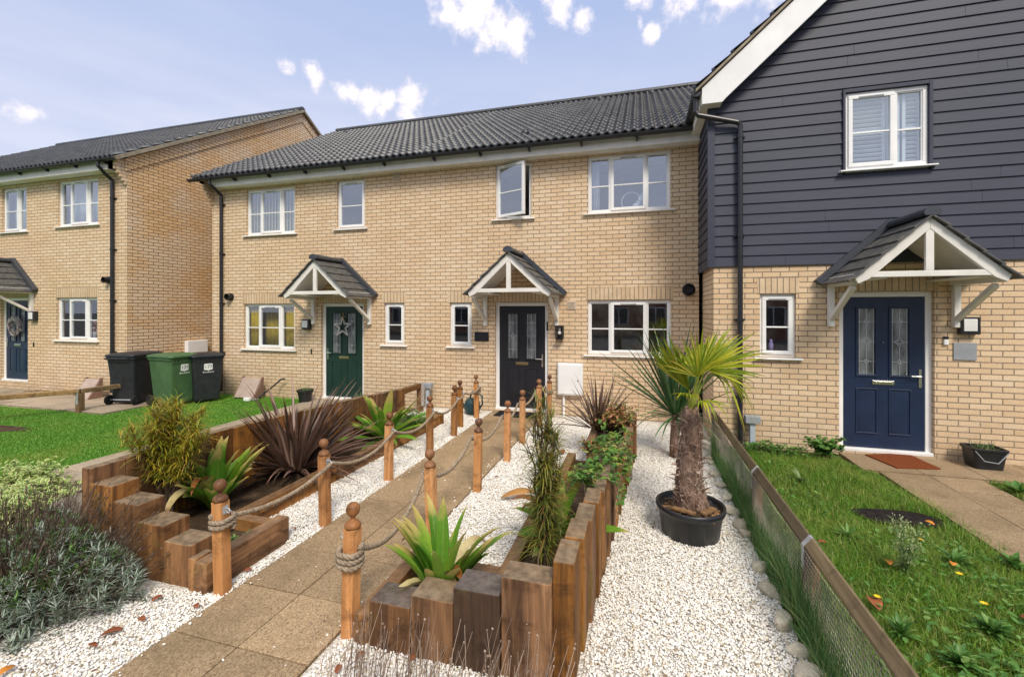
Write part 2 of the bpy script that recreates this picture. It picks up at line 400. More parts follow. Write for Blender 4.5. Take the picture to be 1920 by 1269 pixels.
def tile():
    t = NT('dark_grey_roof_tile'); c = t.coord('UV')
    ce = t.n('TexWhiteNoise'); fl = t.n('VectorMath'); fl.operation = 'FLOOR'; mp = t.n('Mapping'); mp.inputs['Scale'].default_value = (3.33, 3.0, 3.0)
    t.L.new(t.coord(), mp.inputs[0]); t.L.new(mp.outputs[0], fl.inputs[0]); t.L.new(fl.outputs[0], ce.inputs[0])
    base = t.ramp(ce.outputs[0], [(.0, (.027, .029, .034)), (1, (.058, .061, .068))])
    o = t.coord(); lich = t.rng(t.noise(o, 7, 7, .7), .6, .78, 0, .35); base = t.mix(lich, base, (.19, .185, .165))
    t.bump(t.noise(o, 120, 3), .4, .003)
    return t.fin(base, .40, .6)
M['tile'] = tile()
def mosstile():
    t = NT('mossy_canopy_tile'); o = t.coord()
    base = t.ramp(t.noise(o, 11, 6, .65), [(.35, (.055, .056, .06)), (.55, (.10, .098, .092)), (.72, (.155, .14, .09))])
    t.bump(t.noise(o, 90, 3), .4, .003); return t.fin(base, .6, .4)
M['mosstile'] = mosstile()
M['lead'] = plain('lead_flashing', (.055, .062, .075), .42, .5, .2, var=.2)
M['verge'] = plain('mortar_verge', (.30, .255, .185), .9, .2, var=.25, scale=9, bump=.5)
def clad():
    t = NT('slate_blue_cladding'); c = t.coord('Object', (.9, .9, 16)); g = t.noise(c, 3, 7, .65)
    col = t.ramp(g, [(.3, (.030, .035, .056)), (.7, (.041, .046, .073))]); col = t.mix(t.rng(t.noise(t.coord(), 1.1, 5), .45, .7, 0, .35), col, (.050, .055, .080)); t.bump(g, .28, .004)
    return t.fin(col, .55, .4)
M['clad'] = clad()
M['sleeper_v'] = woodmat('upright_sleeper_wood', 'z'); M['sleeper_y'] = woodmat('sleeper_wood_lengthwise', 'y', topw=.55, end=(.15, .10, .06)); M['sleeper_x'] = woodmat('sleeper_wood_crosswise', 'x', topw=.55, end=(.15, .10, .06))
M['sleeper_dark'] = woodmat('weathered_dark_sleeper', 'z', ((.05,.026,.014),(.12,.058,.026),(.22,.11,.048)), (.10, .085, .075))
M['post'] = woodmat('orange_post_wood', 'z', ((.30,.125,.035),(.50,.225,.07),(.62,.31,.115)), (.2, .1, .05), .4, 0)
M['finial'] = woodmat('brown_finial_wood', 'z', ((.11,.045,.016),(.20,.085,.032),(.29,.13,.05)), (.15, .07, .03), .0, 0, .5)
M['rail'] = woodmat('weathered_rail_wood', 'y', ((.085,.06,.032),(.155,.112,.06),(.24,.18,.10)), (.15, .115, .065), .5, .3)
M['rail_x'] = woodmat('weathered_rail_wood_crosswise', 'x', ((.13,.075,.03),(.24,.15,.06),(.36,.23,.10)), (.24, .165, .085), .6, .3)
M['rail_post'] = woodmat('rail_post_wood', 'z', ((.16,.09,.035),(.30,.18,.075),(.42,.27,.12)), (.3, .2, .1), .5, .2)
# ------------------------------------------------------------------ houses
def wall_grid(mb, x0, x1, z0, z1, y, holes, rev=.09, side=-1):
    # front sheet in the plane y with real openings and brick reveals going inwards
    xs = sorted({x0, x1, *[h[0] for h in holes], *[h[1] for h in holes]}); zs = sorted({z0, z1, *[h[2] for h in holes], *[h[3] for h in holes]})
    for i in range(len(xs) - 1):
        for k in range(len(zs) - 1):
            cx = (xs[i] + xs[i+1]) / 2; cz = (zs[k] + zs[k+1]) / 2
            if any(h[0] < cx < h[1] and h[2] < cz < h[3] for h in holes): continue
            mb.quad((xs[i], y, zs[k]), (xs[i+1], y, zs[k]), (xs[i+1], y, zs[k+1]), (xs[i], y, zs[k+1]))
    for (a, b, c, d) in holes:
        yi = y + rev
        mb.quad((a, y, c), (a, y, d), (a, yi, d), (a, yi, c)); mb.quad((b, y, d), (b, y, c), (b, yi, c), (b, yi, d))
        mb.quad((a, y, d), (b, y, d), (b, yi, d), (a, yi, d)); mb.quad((b, y, c), (a, y, c), (a, yi, c), (b, yi, c))

def window(house, x0, x1, z0, z1, Y, cols, opener=None, sill=True, bars=True, glass='glass', open_angle=0, rec=.045, label=None):
    # white framed casement window; cols: relative widths of the lights
    yf = Y + rec; d = .07; fw = .052; mw = .045
    f = MB()
    f.box(x0, x1, yf, yf+d, z1-fw, z1); f.box(x0, x1, yf, yf+d, z0, z0+fw)
    f.box(x0, x0+fw, yf, yf+d, z0+fw, z1-fw); f.box(x1-fw, x1, yf, yf+d, z0+fw, z1-fw)
    inner = x1 - x0 - 2*fw - mw * (len(cols) - 1); tot = sum(cols); x = x0 + fw; lights = []
    for i, c in enumerate(cols):
        w = inner * c / tot; lights.append((x, x + w)); x += w
        if i < len(cols) - 1: f.box(x, x + mw, yf, yf+d, z0+fw, z1-fw); x += mw
    wo = f.build('window', M['white'], house, bevel=.006)
    if label: wo['label'] = label
    zm = z0 + fw + (z1 - z0 - 2*fw) * .47
    for i, (a, b) in enumerate(lights):
        za, zb = z0+fw, z1-fw; yg = yf + .035
        if i == opener:
            s = MB(); sw = .05; g = .004; ys = yf - .018
            s.box(a-.014, b+.014, ys, ys+.055, zb-sw+.014, zb+.014); s.box(a-.014, b+.014, ys, ys+.055, za-.014, za+sw-.014)
            s.box(a-.014, a+sw-.014, ys, ys+.055, za+sw-.014, zb-sw+.014); s.box(b-sw+.014, b+.014, ys, ys+.055, za+sw-.014, zb-sw+.014)
            ai, bi, zai, zbi = a+sw-.014, b-sw+.014, za+sw-.014, zb-sw+.014
            s.box(ai, bi, ys+.012, ys+.040, zm-.011, zm+.011)
            so_ = s.build('sash', M['white'], wo, bevel=.005)
            p = MB(); p.box(ai, bi, ys+.024, ys+.030, zai, zbi); po = p.build('pane', M[glass], wo)
            v = MB(); v.box((ai+bi)/2-.14 if bi-ai > .34 else ai+.03, (ai+bi)/2+.14 if bi-ai > .34 else bi-.03, ys-.008, ys-.0005, zb-.026, zb-.012)
            vo = v.build('trickle_vent', M['grey'], wo)
            if open_angle:
                piv = Vector((a-.014, ys+.03, 0))
                for o_ in (so_, po, vo):
                    o_.data.transform(Matrix.Translation(piv - WORG[o_.name]) @ Matrix.Rotation(-open_angle, 4, 'Z') @ Matrix.Translation(WORG[o_.name] - piv))
        else:
            p = MB(); p.box(a, b, yg, yg+.006, za, zb); p.build('pane', M[glass], wo)
            bead = MB()
            bead.box(a, b, yf+.014, yf+.034, zb-.012, zb-.0005); bead.box(a, b, yf+.014, yf+.034, za+.0005, za+.012)
            bead.box(a+.0005, a+.012, yf+.014, yf+.034, za+.012, zb-.012); bead.box(b-.012, b-.0005, yf+.014, yf+.034, za+.012, zb-.012)
            if bars: bead.box(a+.012, b-.012, yf+.018, yf+.045, zm-.011, zm+.011)
            bead.build('glazing_bead', M['white'], wo)
    if sill:
        s = MB(); s.prism([(Y-.055, z0-.032), (Y+rec+.06, z0-.032), (Y+rec+.06, z0-.001), (Y+rec-.003, z0-.001), (Y-.045, z0-.012), (Y-.055, z0-.014)], 'x', x0-.075, x1+.075)
        s.build('sill', M['white'], wo, bevel=.003)
    return wo

def soldier(house, x0, x1, z0, Y, h=.225):
    m = MB(); m.box(x0, x1, Y-.004, Y+.02, z0, z0+h); m.v = [(a, b, c) for a, b, c in m.v]
    o = m.build('soldier_course', M['soldier'], house)
    uv = o.data.uv_layers[0].data
    for l in uv: l.uv = (l.uv[0], l.uv[1] - z0)
    return o

def door(house, x0, x1, z0, z1, Y, mat, handle_left, plate, came=True, label=None):
    rec = .06; yf = Y + rec; fw = .07
    f = MB(); f.box(x0, x0+fw, yf, yf+.07, z0, z1); f.box(x1-fw, x1, yf, yf+.07, z0, z1); f.box(x0+fw, x1-fw, yf, yf+.07, z1-fw, z1)
    f.box(x0, x1, yf-.05, yf+.07, z0, z0+.045)
    a, b, zb, zt = x0+fw+.004, x1-fw-.004, z0+.052, z1-fw-.004; yl = yf + .012; w = b - a; h = zt - zb
    cx = (a + b) / 2; pw = w * .215; off = w * .205
    pans = [(cx-off-pw/2, cx-off+pw/2), (cx+off-pw/2, cx+off+pw/2)]
    l = MB(); zg0, zg1 = zb + h*.485, zb + h*.925
    wall_grid(l, a, b, zb, zt, yl, [(p, q, zg0, zg1) for p, q in pans], .03)
    l.quad((a, yl+.044, zb), (a, yl+.044, zt), (b, yl+.044, zt), (b, yl+.044, zb))
    for (p, q) in pans:
        for (r0, r1, s0, s1) in ((p-.028, q+.028, zg1, zg1+.028), (p-.028, q+.028, zg0-.028, zg0), (p-.028, p, zg0, zg1), (q, q+.028, zg0, zg1)):
            l.box(r0, r1, yl-.014, yl+.002, s0, s1)
        lz0, lz1 = zb + h*.10, zb + h*.385                 # raised lower panel: moulding ring, then a bevelled field
        for (r0, r1, s0, s1) in ((p-.028, q+.028, lz1, lz1+.02), (p-.028, q+.028, lz0-.02, lz0), (p-.028, p-.008, lz0, lz1), (q+.008, q+.028, lz0, lz1)):
            l.box(r0, r1, yl-.011, yl+.002, s0, s1)
        e = .03
        o4 = [(p, yl-.001, lz0+.012), (q, yl-.001, lz0+.012), (q, yl-.001, lz1-.012), (p, yl-.001, lz1-.012)]
        i4 = [(p+e, yl-.012, lz0+.012+e), (q-e, yl-.012, lz0+.012+e), (q-e, yl-.012, lz1-.012-e), (p+e, yl-.012, lz1-.012-e)]
        l.add(o4 + i4, [(0,1,5,4), (1,2,6,5), (2,3,7,6), (3,0,4,7), (4,5,6,7)])
    d = l.build('front_door', M[mat], house, bevel=.004)
    if label: d['label'] = label
    f.build('door_frame', M['white'], d, bevel=.006)
    for (p, q) in pans:
        g = MB(); g.box(p+.0005, q-.0005, yl+.012, yl+.018, zg0+.0005, zg1-.0005); g.build('door_pane', M['came_glass'], d)
        c = MB(); yy = yl + .009; xm = (p + q) / 2; H = zg1 - zg0; r = .0042
        def ln(x_0, z_0, x_1, z_1): c.bar((x_0, yy, z_0), (x_1, yy, z_1), .006, .008, up=(0, 1, 0))
        rad = [(.80, .036), (.5, .062), (.2, .036)]; prev = zg1
        for (t, s_) in rad:
            zc = zg0 + H * t; sx = min(s_ * .8, (q - p) / 2 - .012)
            ln(xm, prev, xm, zc + s_); prev = zc - s_
            ln(xm-sx, zc, xm, zc+s_); ln(xm, zc+s_, xm+sx, zc); ln(xm+sx, zc, xm, zc-s_); ln(xm, zc-s_, xm-sx, zc)
            k = .5; ln(xm-sx*k, zc, xm, zc+s_*k); ln(xm, zc+s_*k, xm+sx*k, zc); ln(xm+sx*k, zc, xm, zc-s_*k); ln(xm, zc-s_*k, xm-sx*k, zc)
            ln(p, zc, xm-sx, zc); ln(xm+sx, zc, q, zc)
        ln(xm, prev, xm, zg0)
        for u in (p + .018, q - .018): ln(u, zg0, u, zg1)
        c.build('leading', M['galv'], d)
    pl = MB(); zp = zb + h*.435; pl.box(cx-.125, cx+.125, yl-.012, yl, zp-.028, zp+.028); pl.box(cx-.105, cx+.105, yl-.020, yl-.0125, zp-.016, zp+.016)
    pl.build('letter_plate', M[plate], d, bevel=.003)
    hx = a + .05 if handle_left else b - .05; sg = 1 if handle_left else -1; hz = zb + h*.47
    hm = MB(); hm.box(hx-.016, hx+.016, yl-.012, yl, hz-.12, hz+.12); hm.tube([(hx, yl-.012, hz+.03), (hx, yl-.05, hz+.03), (hx+sg*.012, yl-.056, hz+.03), (hx+sg*.12, yl-.056, hz+.03)], .009, 8)
    hm.tube([(hx, yl-.013, hz-.05), (hx, yl-.018, hz-.05)], .009, 8)
    hm.build('door_handle', M['chrome'], d, smooth=False)
    k = MB(); k.tube([(cx, yl-.012, zb+h*.70), (cx, yl, zb+h*.70)], .008, 8); k.build('spyhole', M['chrome'], d)
    return d

def tile_slope(P0, A, U, nrm, La, Lu, course=.33, period=.15, amp=.046, step=.034, samples=8, cut=None):
    # wavy interlocking tiles: P0 eave start, A along the eave, U up the slope
    P0 = np.array(P0); A = np.array(A); U = np.array(U); nrm = np.array(nrm)
    ns = int(La / period * samples) + 1; a = np.linspace(0, La, ns); ph = 2 * np.pi * a / period
    wv = amp * (.5 + .5 * np.cos(ph)) ** 1.3
    nc = int(math.ceil(Lu / course)); V = []; F = []
    for i in range(nc):
        s0 = i * course; s1 = min(Lu, s0 + course + .03); n0 = len(V) * ns if False else sum(len(x) for x in V)
        rows = []
        jit = RNG.normal(0, .0015, ns)
        for (s, h) in ((s0, 0.0), (s0, step), (s1, step - step * (s1 - s0) / course * .96)):
            hh = h + (wv + jit if h > 0 or s > s0 else wv - step * .3)
            rows.append(P0 + a[:, None] * A + s * U + hh[:, None] * nrm)
        V.append(np.concatenate(rows))
        j = np.arange(ns - 1)
        for r in range(2):
            o = n0 + r * ns
            F.append(np.stack([o + j, o + j + 1, o + ns + j + 1, o + ns + j], 1))
    return np.concatenate(V), np.concatenate(F)

def main_roof(house, X0, X1, ye, ze, yr, zr, name='roof', mirror=True):
    d = Vector((0, yr - ye, zr - ze)); L_ = d.length; U = d / L_; n = Vector((0, -U.z, U.y))
    V, F = tile_slope((X0, ye, ze), (1, 0, 0), U, n, X1 - X0, L_)
    if mirror:
        V2 = V.copy(); V2[:, 1] = 2 * yr - V2[:, 1]; F2 = F[:, ::-1] + len(V); V = np.concatenate([V, V2]); F = np.concatenate([F, F2])
    o = big(name, V, F, M['tile'], house, smooth=False)
    # ridge tiles: half rounds butted end to end
    rt = MB(); x = X0
    while x < X1 - .05:
        x2 = min(x + .45, X1)
        pts = [(yr + .125 * math.cos(math.pi * k / 8), zr + .02 + .105 * math.sin(math.pi * k / 8)) for k in range(9)]
        rt.prism(pts + [(yr - .105, zr - .02), (yr + .105, zr - .02)], 'x', x + .004, x2 - .004); x = x2
    rt.build('ridge_tile', M['tile'], o)
    # felt and boards below the tiles, so that the roof is solid
    u = MB(); t = .03
    sl_ = (zr - ze) / (yr - ye)
    u.prism([(ye + .10, ze + .1*sl_ - .004), (yr, zr - .006), (2*yr - ye - .10, ze + .1*sl_ - .004), (2*yr - ye - .10, ze + .1*sl_ - .05), (yr, zr - .055), (ye + .10, ze + .1*sl_ - .05)], 'x', X0 + .015, X1 - .015)
    u.build('roof_deck', M['black'], o)
    return o

def roof_vent(roof, x, y, ye, ze, yr, zr):
    s = (zr - ze) / (yr - ye); z = ze + (y - ye) * s
    m = MB(); m.lathe([(.085, -.06), (.085, .075), (.06, .11), (.01, .125)], (x, y, z), 12); m.build('roof_vent', M['black'], roof, smooth=True)

def gutter_run(house, x0, x1, y, z):
    m = MB(); pts = [(y + .058 * math.cos(t), z + .058 * math.sin(t)) for t in [math.pi + math.pi * k / 8 for k in range(9)]]
    inner = [(y + .050 * math.cos(t), z + .050 * math.sin(t)) for t in [2 * math.pi - math.pi * k / 8 for k in range(9)]]
    m.prism(pts + inner, 'x', x0, x1)
    for xe in (x0, x1): m.prism([(p[0] + (p[0]-y)*.05, p[1]) for p in pts], 'x', xe - .006, xe + .006)
    x = x0 + .3
    while x < x1:
        big_pts = [(y + .066 * math.cos(t), z + .066 * math.sin(t)) for t in [math.pi + math.pi * k / 8 for k in range(9)]]
        m.prism(big_pts + [(y + .06, z), (y - .06, z)], 'x', x - .018, x + .018); m.box(x-.015, x+.015, y+.02, y+.12, z-.10, z-.04); x += .95
    return m.build('gutter', M['black'], house)
def downpipe(house, x, Y, ztop, zbot, yg, zg):
    m = MB(); r = .036; yp = Y - .055
    m.tube([(x, yg, zg - .05), (x, yg, zg - .13), (x, (yg + yp) / 2, ztop + .10), (x, yp, ztop), (x, yp, ztop - .1)], r, 12)
    m.tube([(x, yp, ztop - .08), (x, yp, zbot)], r, 12)
    for z in np.arange(zbot + .9, ztop - .1, 1.15):
        m.tube([(x, yp, z - .02), (x, yp, z + .02)], r + .008, 12); m.box(x - .07, x + .07, yp + .028, Y - .001, z - .014, z + .014)
    return m.build('drainpipe', M['black'], house, smooth=False)
def corbel(house, X, sgn, Y, z, mat):
    m = MB()
    for k in range(4): m.box(X, X + sgn * .24, Y - .05 * (k + 1), Y + .02, z + .075 * k, z + .075 * (k + 1))
    m.box(X, X + sgn * .24, Y - .245, Y + .018, z + .3001, z + .56)
    return m.build('corbel', mat, house)
def pir_lamp(house, x, z, Y, s=1):
    m = MB(); m.box(x-.10*s, x+.10*s, Y-.085, Y-.001, z-.11*s, z+.11*s)
    o = m.build('wall_lamp', M['black'], house, bevel=.008)
    g = MB(); g.box(x-.078*s, x+.06*s, Y-.10, Y-.086, z-.07*s, z+.085*s); g.build('lamp_glass', M['lampglass'], o, bevel=.006)
    return o
def flue(house, x, z, Y, r=.075):
    m = MB()
    ring = [(r, 0), (r, -.02)]
    m.tube([(x, Y, z), (x, Y-.03, z)], r*1.25, 18); m.tube([(x, Y-.028, z), (x, Y-.13, z)], r, 18, caps=False); m.tube([(x, Y-.13, z), (x, Y-.028, z)], r*.72, 18, caps=False)
    m.tube([(x, Y-.07, z), (x, Y-.072, z)], r*.9, 14)
    return m.build('boiler_flue', M['black'], house)
def vent(house, x, z, Y, s=.075):
    m = MB(); m.box(x-s, x+s, Y-.014, Y-.001, z-s, z+s)
    for k in range(5): m.box(x-s*.75, x+s*.75, Y-.022, Y-.0145, z-s*.75+k*s*.33, z-s*.75+k*s*.33+s*.16)
    return m.build('air_vent', plain_vent, house)
plain_vent = plain('stone_vent', (.55, .46, .35), .7, .3)

def canopy(house, cx, Y, zb, hw=.70, proj=.85, rise=.64, oh=.115):
    # gabled porch canopy on brackets
    yf = Y - proj; t = MB(); w = .075
    za = zb + rise; slope = math.atan2(rise, hw); n = Vector((math.sin(slope), 0, math.cos(slope)))
    bw = .10
    for sg in (-1, 1):
        p0 = (cx + sg * (hw + .05), zb - .012); p1 = (cx, za + .03)
        q1 = (cx, za + .03 - bw / math.cos(slope)); q0 = (cx + sg * (hw + .05 - bw / math.tan(slope) * .0), zb - .012 - .07)
        t.prism([p0, p1, q1, (cx + sg * (hw - .10), zb - .012 - .02), (cx + sg * (hw + .01), zb - .085)], 'y', yf, yf + .05)
        t.box(cx + sg * (hw - .055), cx + sg * (hw + .045), yf + .052, Y - .002, zb - .085, zb + .035)      # level eaves box
        t.box(cx + sg * (hw - .30), cx + sg * (hw - .057), yf + .052, Y - .002, zb - .03, zb - .012)          # boarded soffit
    t.box(cx - hw + .10, cx + hw - .10, yf + .004, yf + .054, zb - .012, zb + .055)
    t.box(cx - .04, cx + .04, yf + .006, yf + .046, zb + .0555, za - .09)
    c = t.build('door_canopy', M['cream'], house, bevel=.005)
    for sg in (-1, 1):                                                            # sloping ceiling boards
        m = MB(); m.prism([(cx, za - .07), (cx, za - .045), (cx + sg * (hw - .06), zb + .04), (cx + sg * (hw - .06), zb + .015)], 'y', yf + .056, Y - .003)
        m.build('ceiling_board', M['cream'], c)
    for sg in (-1, 1):
        xb = cx + sg * hw; m = MB()
        m.box(xb - .035, xb + .035, Y - .07, Y - .002, zb - .62, zb - .087)
        m.bar((xb, Y - .05, zb - .52), (xb, yf + .16, zb - .115), .06, .055)
        m.build('bracket', M['cream'], c, bevel=.005)
    r = MB(); ed = hw + oh; L_ = ed / math.cos(slope); nc = 5
    for sg in (-1, 1):
        D = Vector((-sg * math.cos(slope), 0, math.sin(slope))); N_ = Vector((sg * math.sin(slope), 0, math.cos(slope)))
        P = Vector((cx + sg * ed, 0, zb - oh * math.tan(slope) + .045))
        for k in range(nc):
            s0 = L_ * k / nc; s1 = L_ * (k + 1) / nc + .03
            ytiles = np.arange(yf - .05, Y - .02, .165)
            for y0 in ytiles:
                y1 = min(y0 + .161, Y - .004); j = random.uniform(-.003, .003)
                a = P + D * s0 + N_ * (.028 + j); b = P + D * min(s1, L_) + N_ * (.006 + j); a2 = P + D * s0 + N_ * (.004 + j); b2 = P + D * min(s1, L_) - N_ * .012
                vs = [(q.x, yy, q.z) for yy in (y0, y1) for q in (a2, a, b, b2)]
                r.add(vs, [(0,1,2,3) if sg > 0 else (3,2,1,0), (7,6,5,4) if sg > 0 else (4,5,6,7), (0,4,5,1) if sg > 0 else (1,5,4,0), (1,5,6,2) if sg > 0 else (2,6,5,1), (2,6,7,3) if sg > 0 else (3,7,6,2), (3,7,4,0) if sg > 0 else (0,4,7,3)])
    ro = r.build('canopy_roof', M['mosstile'], c, bevel=.004)
    m = MB(); zr = za + .10
    y = yf - .055
    while y < Y - .08:
        y2 = min(y + .31, Y - .05); pts = [(cx + .085 * math.cos(math.pi*k/8), zr - .035 + .075 * math.sin(math.pi*k/8)) for k in range(9)]
        m.prism(pts + [(cx-.07, zr-.06), (cx+.07, zr-.06)], 'y', y + .002, y2 - .002); y = y2
    m.build('canopy_ridge', M['lead'], c)
    m = MB()                                                                      # lead flashing, stepped up the wall
    for sg in (-1, 1):
        D = Vector((-sg * math.cos(slope), 0, math.sin(slope))); N_ = Vector((sg * math.sin(slope), 0, math.cos(slope)))
        P = Vector((cx + sg * (ed + .01), 0, zb - oh * math.tan(slope) + .045))
        a = P + N_ * .02; b = P + D * L_ + N_ * .02; a1 = P + N_ * .10; b1 = P + D * (L_ + .05) + N_ * .10
        m.prism([(a.x, a.z), (b.x, b.z), (b1.x, b1.z), (a1.x, a1.z)], 'y', Y - .10, Y - .003)
    m.build('flashing', M['lead'], c)
    return c

def interior(house, x0, x1, Y, back=2.6, z1=4.6, zf=2.45):
    m = MB(); m.box(x0, x1, Y + .25, Y + back, zf, zf + .2); m.build('upper_floor', M['room'], house)
    m = MB(); m.box(x0, x1, Y + back + .02, Y + back + .1, .0, z1 + 1.2); m.build('inner_wall', M['room'], house)
    m = MB(); m.box(x0, x1, Y + .25, Y + back, z1 + .1, z1 + .14); m.build('ceiling', M['room'], house)

FY, EY, EZ, RY_, RZ_ = 8.2, 7.865, 4.975, 13.05, 8.03          # front wall, eave tile edge, ridge
XS = -4.13                                                  # party wall between the two brick homes
BY = 17.9
h_green = empty('terraced_house', (-6.9, FY, 0), 'buff brick terraced house with a green front door and yellow curtains', 'house')
h_black = empty('terraced_house', (-1.6, FY, 0), 'buff brick terraced house with a black front door and one upstairs window swung open', 'house')
h_right = empty('gabled_house', (4.9, 7.05, 0), 'gabled house with slate blue boarding above brick and a navy blue front door', 'house')
h_left = empty('detached_house', (-16, 7.2, .1), 'buff brick house across the gap at the left edge, with bare gable wall', 'house')

E2 = 2 * RY_ - EY
def brick_shell(house, X0, X1, holes, Yf, Yb, zt, yr, zr, z0=-.2, gable=(True, True), gm=None):
    m = MB(); wall_grid(m, X0, X1, z0, zt, Yf, holes)
    o = m.build('wall', M['brick'], house)
    m = MB(); m.quad((X1, Yb, z0), (X0, Yb, z0), (X0, Yb, zt), (X1, Yb, zt)); m.build('back_wall', M['brick'], house)
    ze2 = zr - (yr - Yf) * .590
    for k, X in ((0, X0), (1, X1)):
        P = [(X, Yf, z0), (X, Yf, ze2), (X, yr, zr), (X, Yb, ze2), (X, Yb, z0)]
        g = MB(); g.add(P if k == 0 else P[::-1], [(0, 1, 2, 3, 4)]); g.build('side_wall', gm or M['brick'], house)
    return o
# --- home with the green door
WG = dict(up=(-8.70, -7.35, 3.655, 4.70), up2=(-6.255, -5.565, 3.68, 4.72), dn=(-8.765, -7.36, 1.06, 2.08), sm=(-5.105, -4.635, 1.225, 2.085))
DG = (-6.66, -5.595, .02, 2.09)
brick_shell(h_green, -9.71, XS, [WG['up'], WG['up2'], WG['dn'], WG['sm'], DG], FY, BY, 4.83, RY_, RZ_ - .12)
window(h_green, *WG['up'], FY, (1, 1.75, 1), 1, glass='glass_up'); window(h_green, *WG['up2'], FY, (1,), 0, glass='glass_up')
window(h_green, *WG['dn'], FY, (1, 1.75, 1), 1); window(h_green, *WG['sm'], FY, (1,), 0)
soldier(h_green, -8.80, -7.33, 2.083, FY); soldier(h_green, -5.14, -4.60, 2.088, FY); soldier(h_green, -6.70, -5.56, 2.093, FY)
door(h_green, *DG, FY, 'greendoor', True, 'brass'); canopy(h_green, -6.13, FY, 2.26)
rg = main_roof(h_green, -9.93, XS, EY, EZ, RY_, RZ_)
roof_vent(rg, -9.05, 12.3, EY, EZ, RY_, RZ_)
for hs, a, b in ((h_green, -9.474, XS), (h_black, XS, .985)):
    m = MB(); m.box(a + .0005, b - .0005, 7.98, FY - .002, 4.765, 4.785); m.box(a + .0005, b - .0005, 7.96, 7.979, 4.76, 4.93); m.build('fascia_board', M['cream'], hs)
gutter_run(h_green, -9.98, XS - .002, 7.85, 4.945); gutter_run(h_black, XS + .002, .86, 7.85, 4.945)
downpipe(h_green, -9.38, FY, 4.62, .05, 7.85, 4.94)
m = MB(); m.bar((-9.86, EY + .02, EZ - .02), (-9.86, RY_, RZ_ - .02), .18, .06); m.bar((-9.86, E2 - .02, EZ - .02), (-9.86, RY_, RZ_ - .022), .18, .06); m.build('verge', M['verge'], h_green)
corbel(h_green, -9.712, .22, FY, 4.42, M['brick'])
flue(h_green, -9.145, 2.25, FY, .07); vent(h_green, -4.81, 4.685, FY)
pir_lamp(h_green, -7.0, 1.63, FY); interior(h_green, -9.6, XS - .1, FY)
m = MB(); m.box(-6.92, -6.89, FY - .018, FY - .001, .98, 1.09); m.build('door_bell', M['black'], h_green, bevel=.004)
# --- home with the black door
WB = dict(up=(-2.665, -1.955, 3.69, 4.75), up2=(-.895, .535, 3.70, 4.74), dn=(-.895, .54, 1.135, 2.12), sm=(-3.625, -3.16, 1.225, 2.085))
DB = (-2.675, -1.63, .02, 2.09)
brick_shell(h_black, XS, .99, list(WB.values()) + [DB], FY, BY, 4.83, RY_, RZ_ - .12)
window(h_black, *WB['up'], FY, (1,), 0, glass='glass_up', open_angle=R(22), label='upstairs window swung open'); window(h_black, *WB['up2'], FY, (1, 1.75, 1), 1, glass='glass_up')
window(h_black, *WB['dn'], FY, (1, 1.75, 1), 1); window(h_black, *WB['sm'], FY, (1,), 0)
soldier(h_black, -.93, .575, 2.123, FY); soldier(h_black, -3.66, -3.125, 2.088, FY); soldier(h_black, -2.71, -1.595, 2.093, FY)
door(h_black, *DB, FY, 'blackdoor', False, 'brass'); canopy(h_black, -2.16, FY, 2.26)
rb = main_roof(h_black, XS, 4.0, EY, EZ, RY_, RZ_)
for (u, v) in ((1125, 190), (1222, 178), (985, 255)):
    d_ = dirv(u, v); s_ = (RZ_ - EZ) / (RY_ - EY); t_ = (EZ - CAM_H - s_ * EY) / (d_.z - s_ * d_.y); roof_vent(rb, d_.x * t_, d_.y * t_, EY, EZ, RY_, RZ_)
flue(h_black, .825, 2.29, FY, .085); vent(h_black, -1.19, 2.03, FY, .08); interior(h_black, XS + .1, .9, FY)
# lantern beside the black door
m = MB(); x, z = -1.40, 1.53
m.box(x-.05, x+.05, FY-.02, FY-.001, z-.11, z+.13); m.box(x-.075, x+.075, FY-.16, FY-.021, z+.10, z+.13); m.box(x-.065, x+.065, FY-.15, FY-.021, z-.13, z-.105)
for sx in (-.062, .062):
    for sy in (-.147, -.026): m.box(x+sx-.007, x+sx+.007, FY+sy-.007, FY+sy+.007, z-.105, z+.10)
lo = m.build('wall_lantern', M['black'], h_black)
m = MB(); m.sphere((x, FY-.085, z-.01), .035); m.tube([(x, FY-.085, z+.02), (x, FY-.085, z+.10)], .02, 8); m.build('bulb', M['lampglass'], lo, smooth=True)
# white meter box and its conduit
m = MB(); m.box(-1.436, -.973, FY-.10, FY-.001, .385, .97); mo = m.build('meter_box', M['white'], h_black, bevel=.01)
m = MB(); m.box(-1.41, -1.0, FY-.112, FY-.101, .41, .945); m.build('meter_door', M['white'], mo, bevel=.006)
m = MB(); m.tube([(-1.06, FY-.118, .66), (-1.06, FY-.113, .66)], .012, 8); m.build('lock', M['black'], mo)
m = MB(); m.tube([(-1.33, FY-.04, .385), (-1.33, FY-.04, -.05)], .022, 10); m.build('conduit', M['white'], mo)
m = MB(); m.box(-1.60, -1.585, FY+.045, FY+.06, 1.6, 1.6); 
m = MB(); m.box(-1.668, -1.632, FY+.03, FY+.059, 1.56, 1.72); m.build('door_bell', M['black'], h_black, bevel=.004)
m = MB(); m.box(-3.09, -2.80, FY-.02, FY-.001, 1.335, 1.515); m.build('slate_plaque', M['blackdoor'], h_black, bevel=.004)

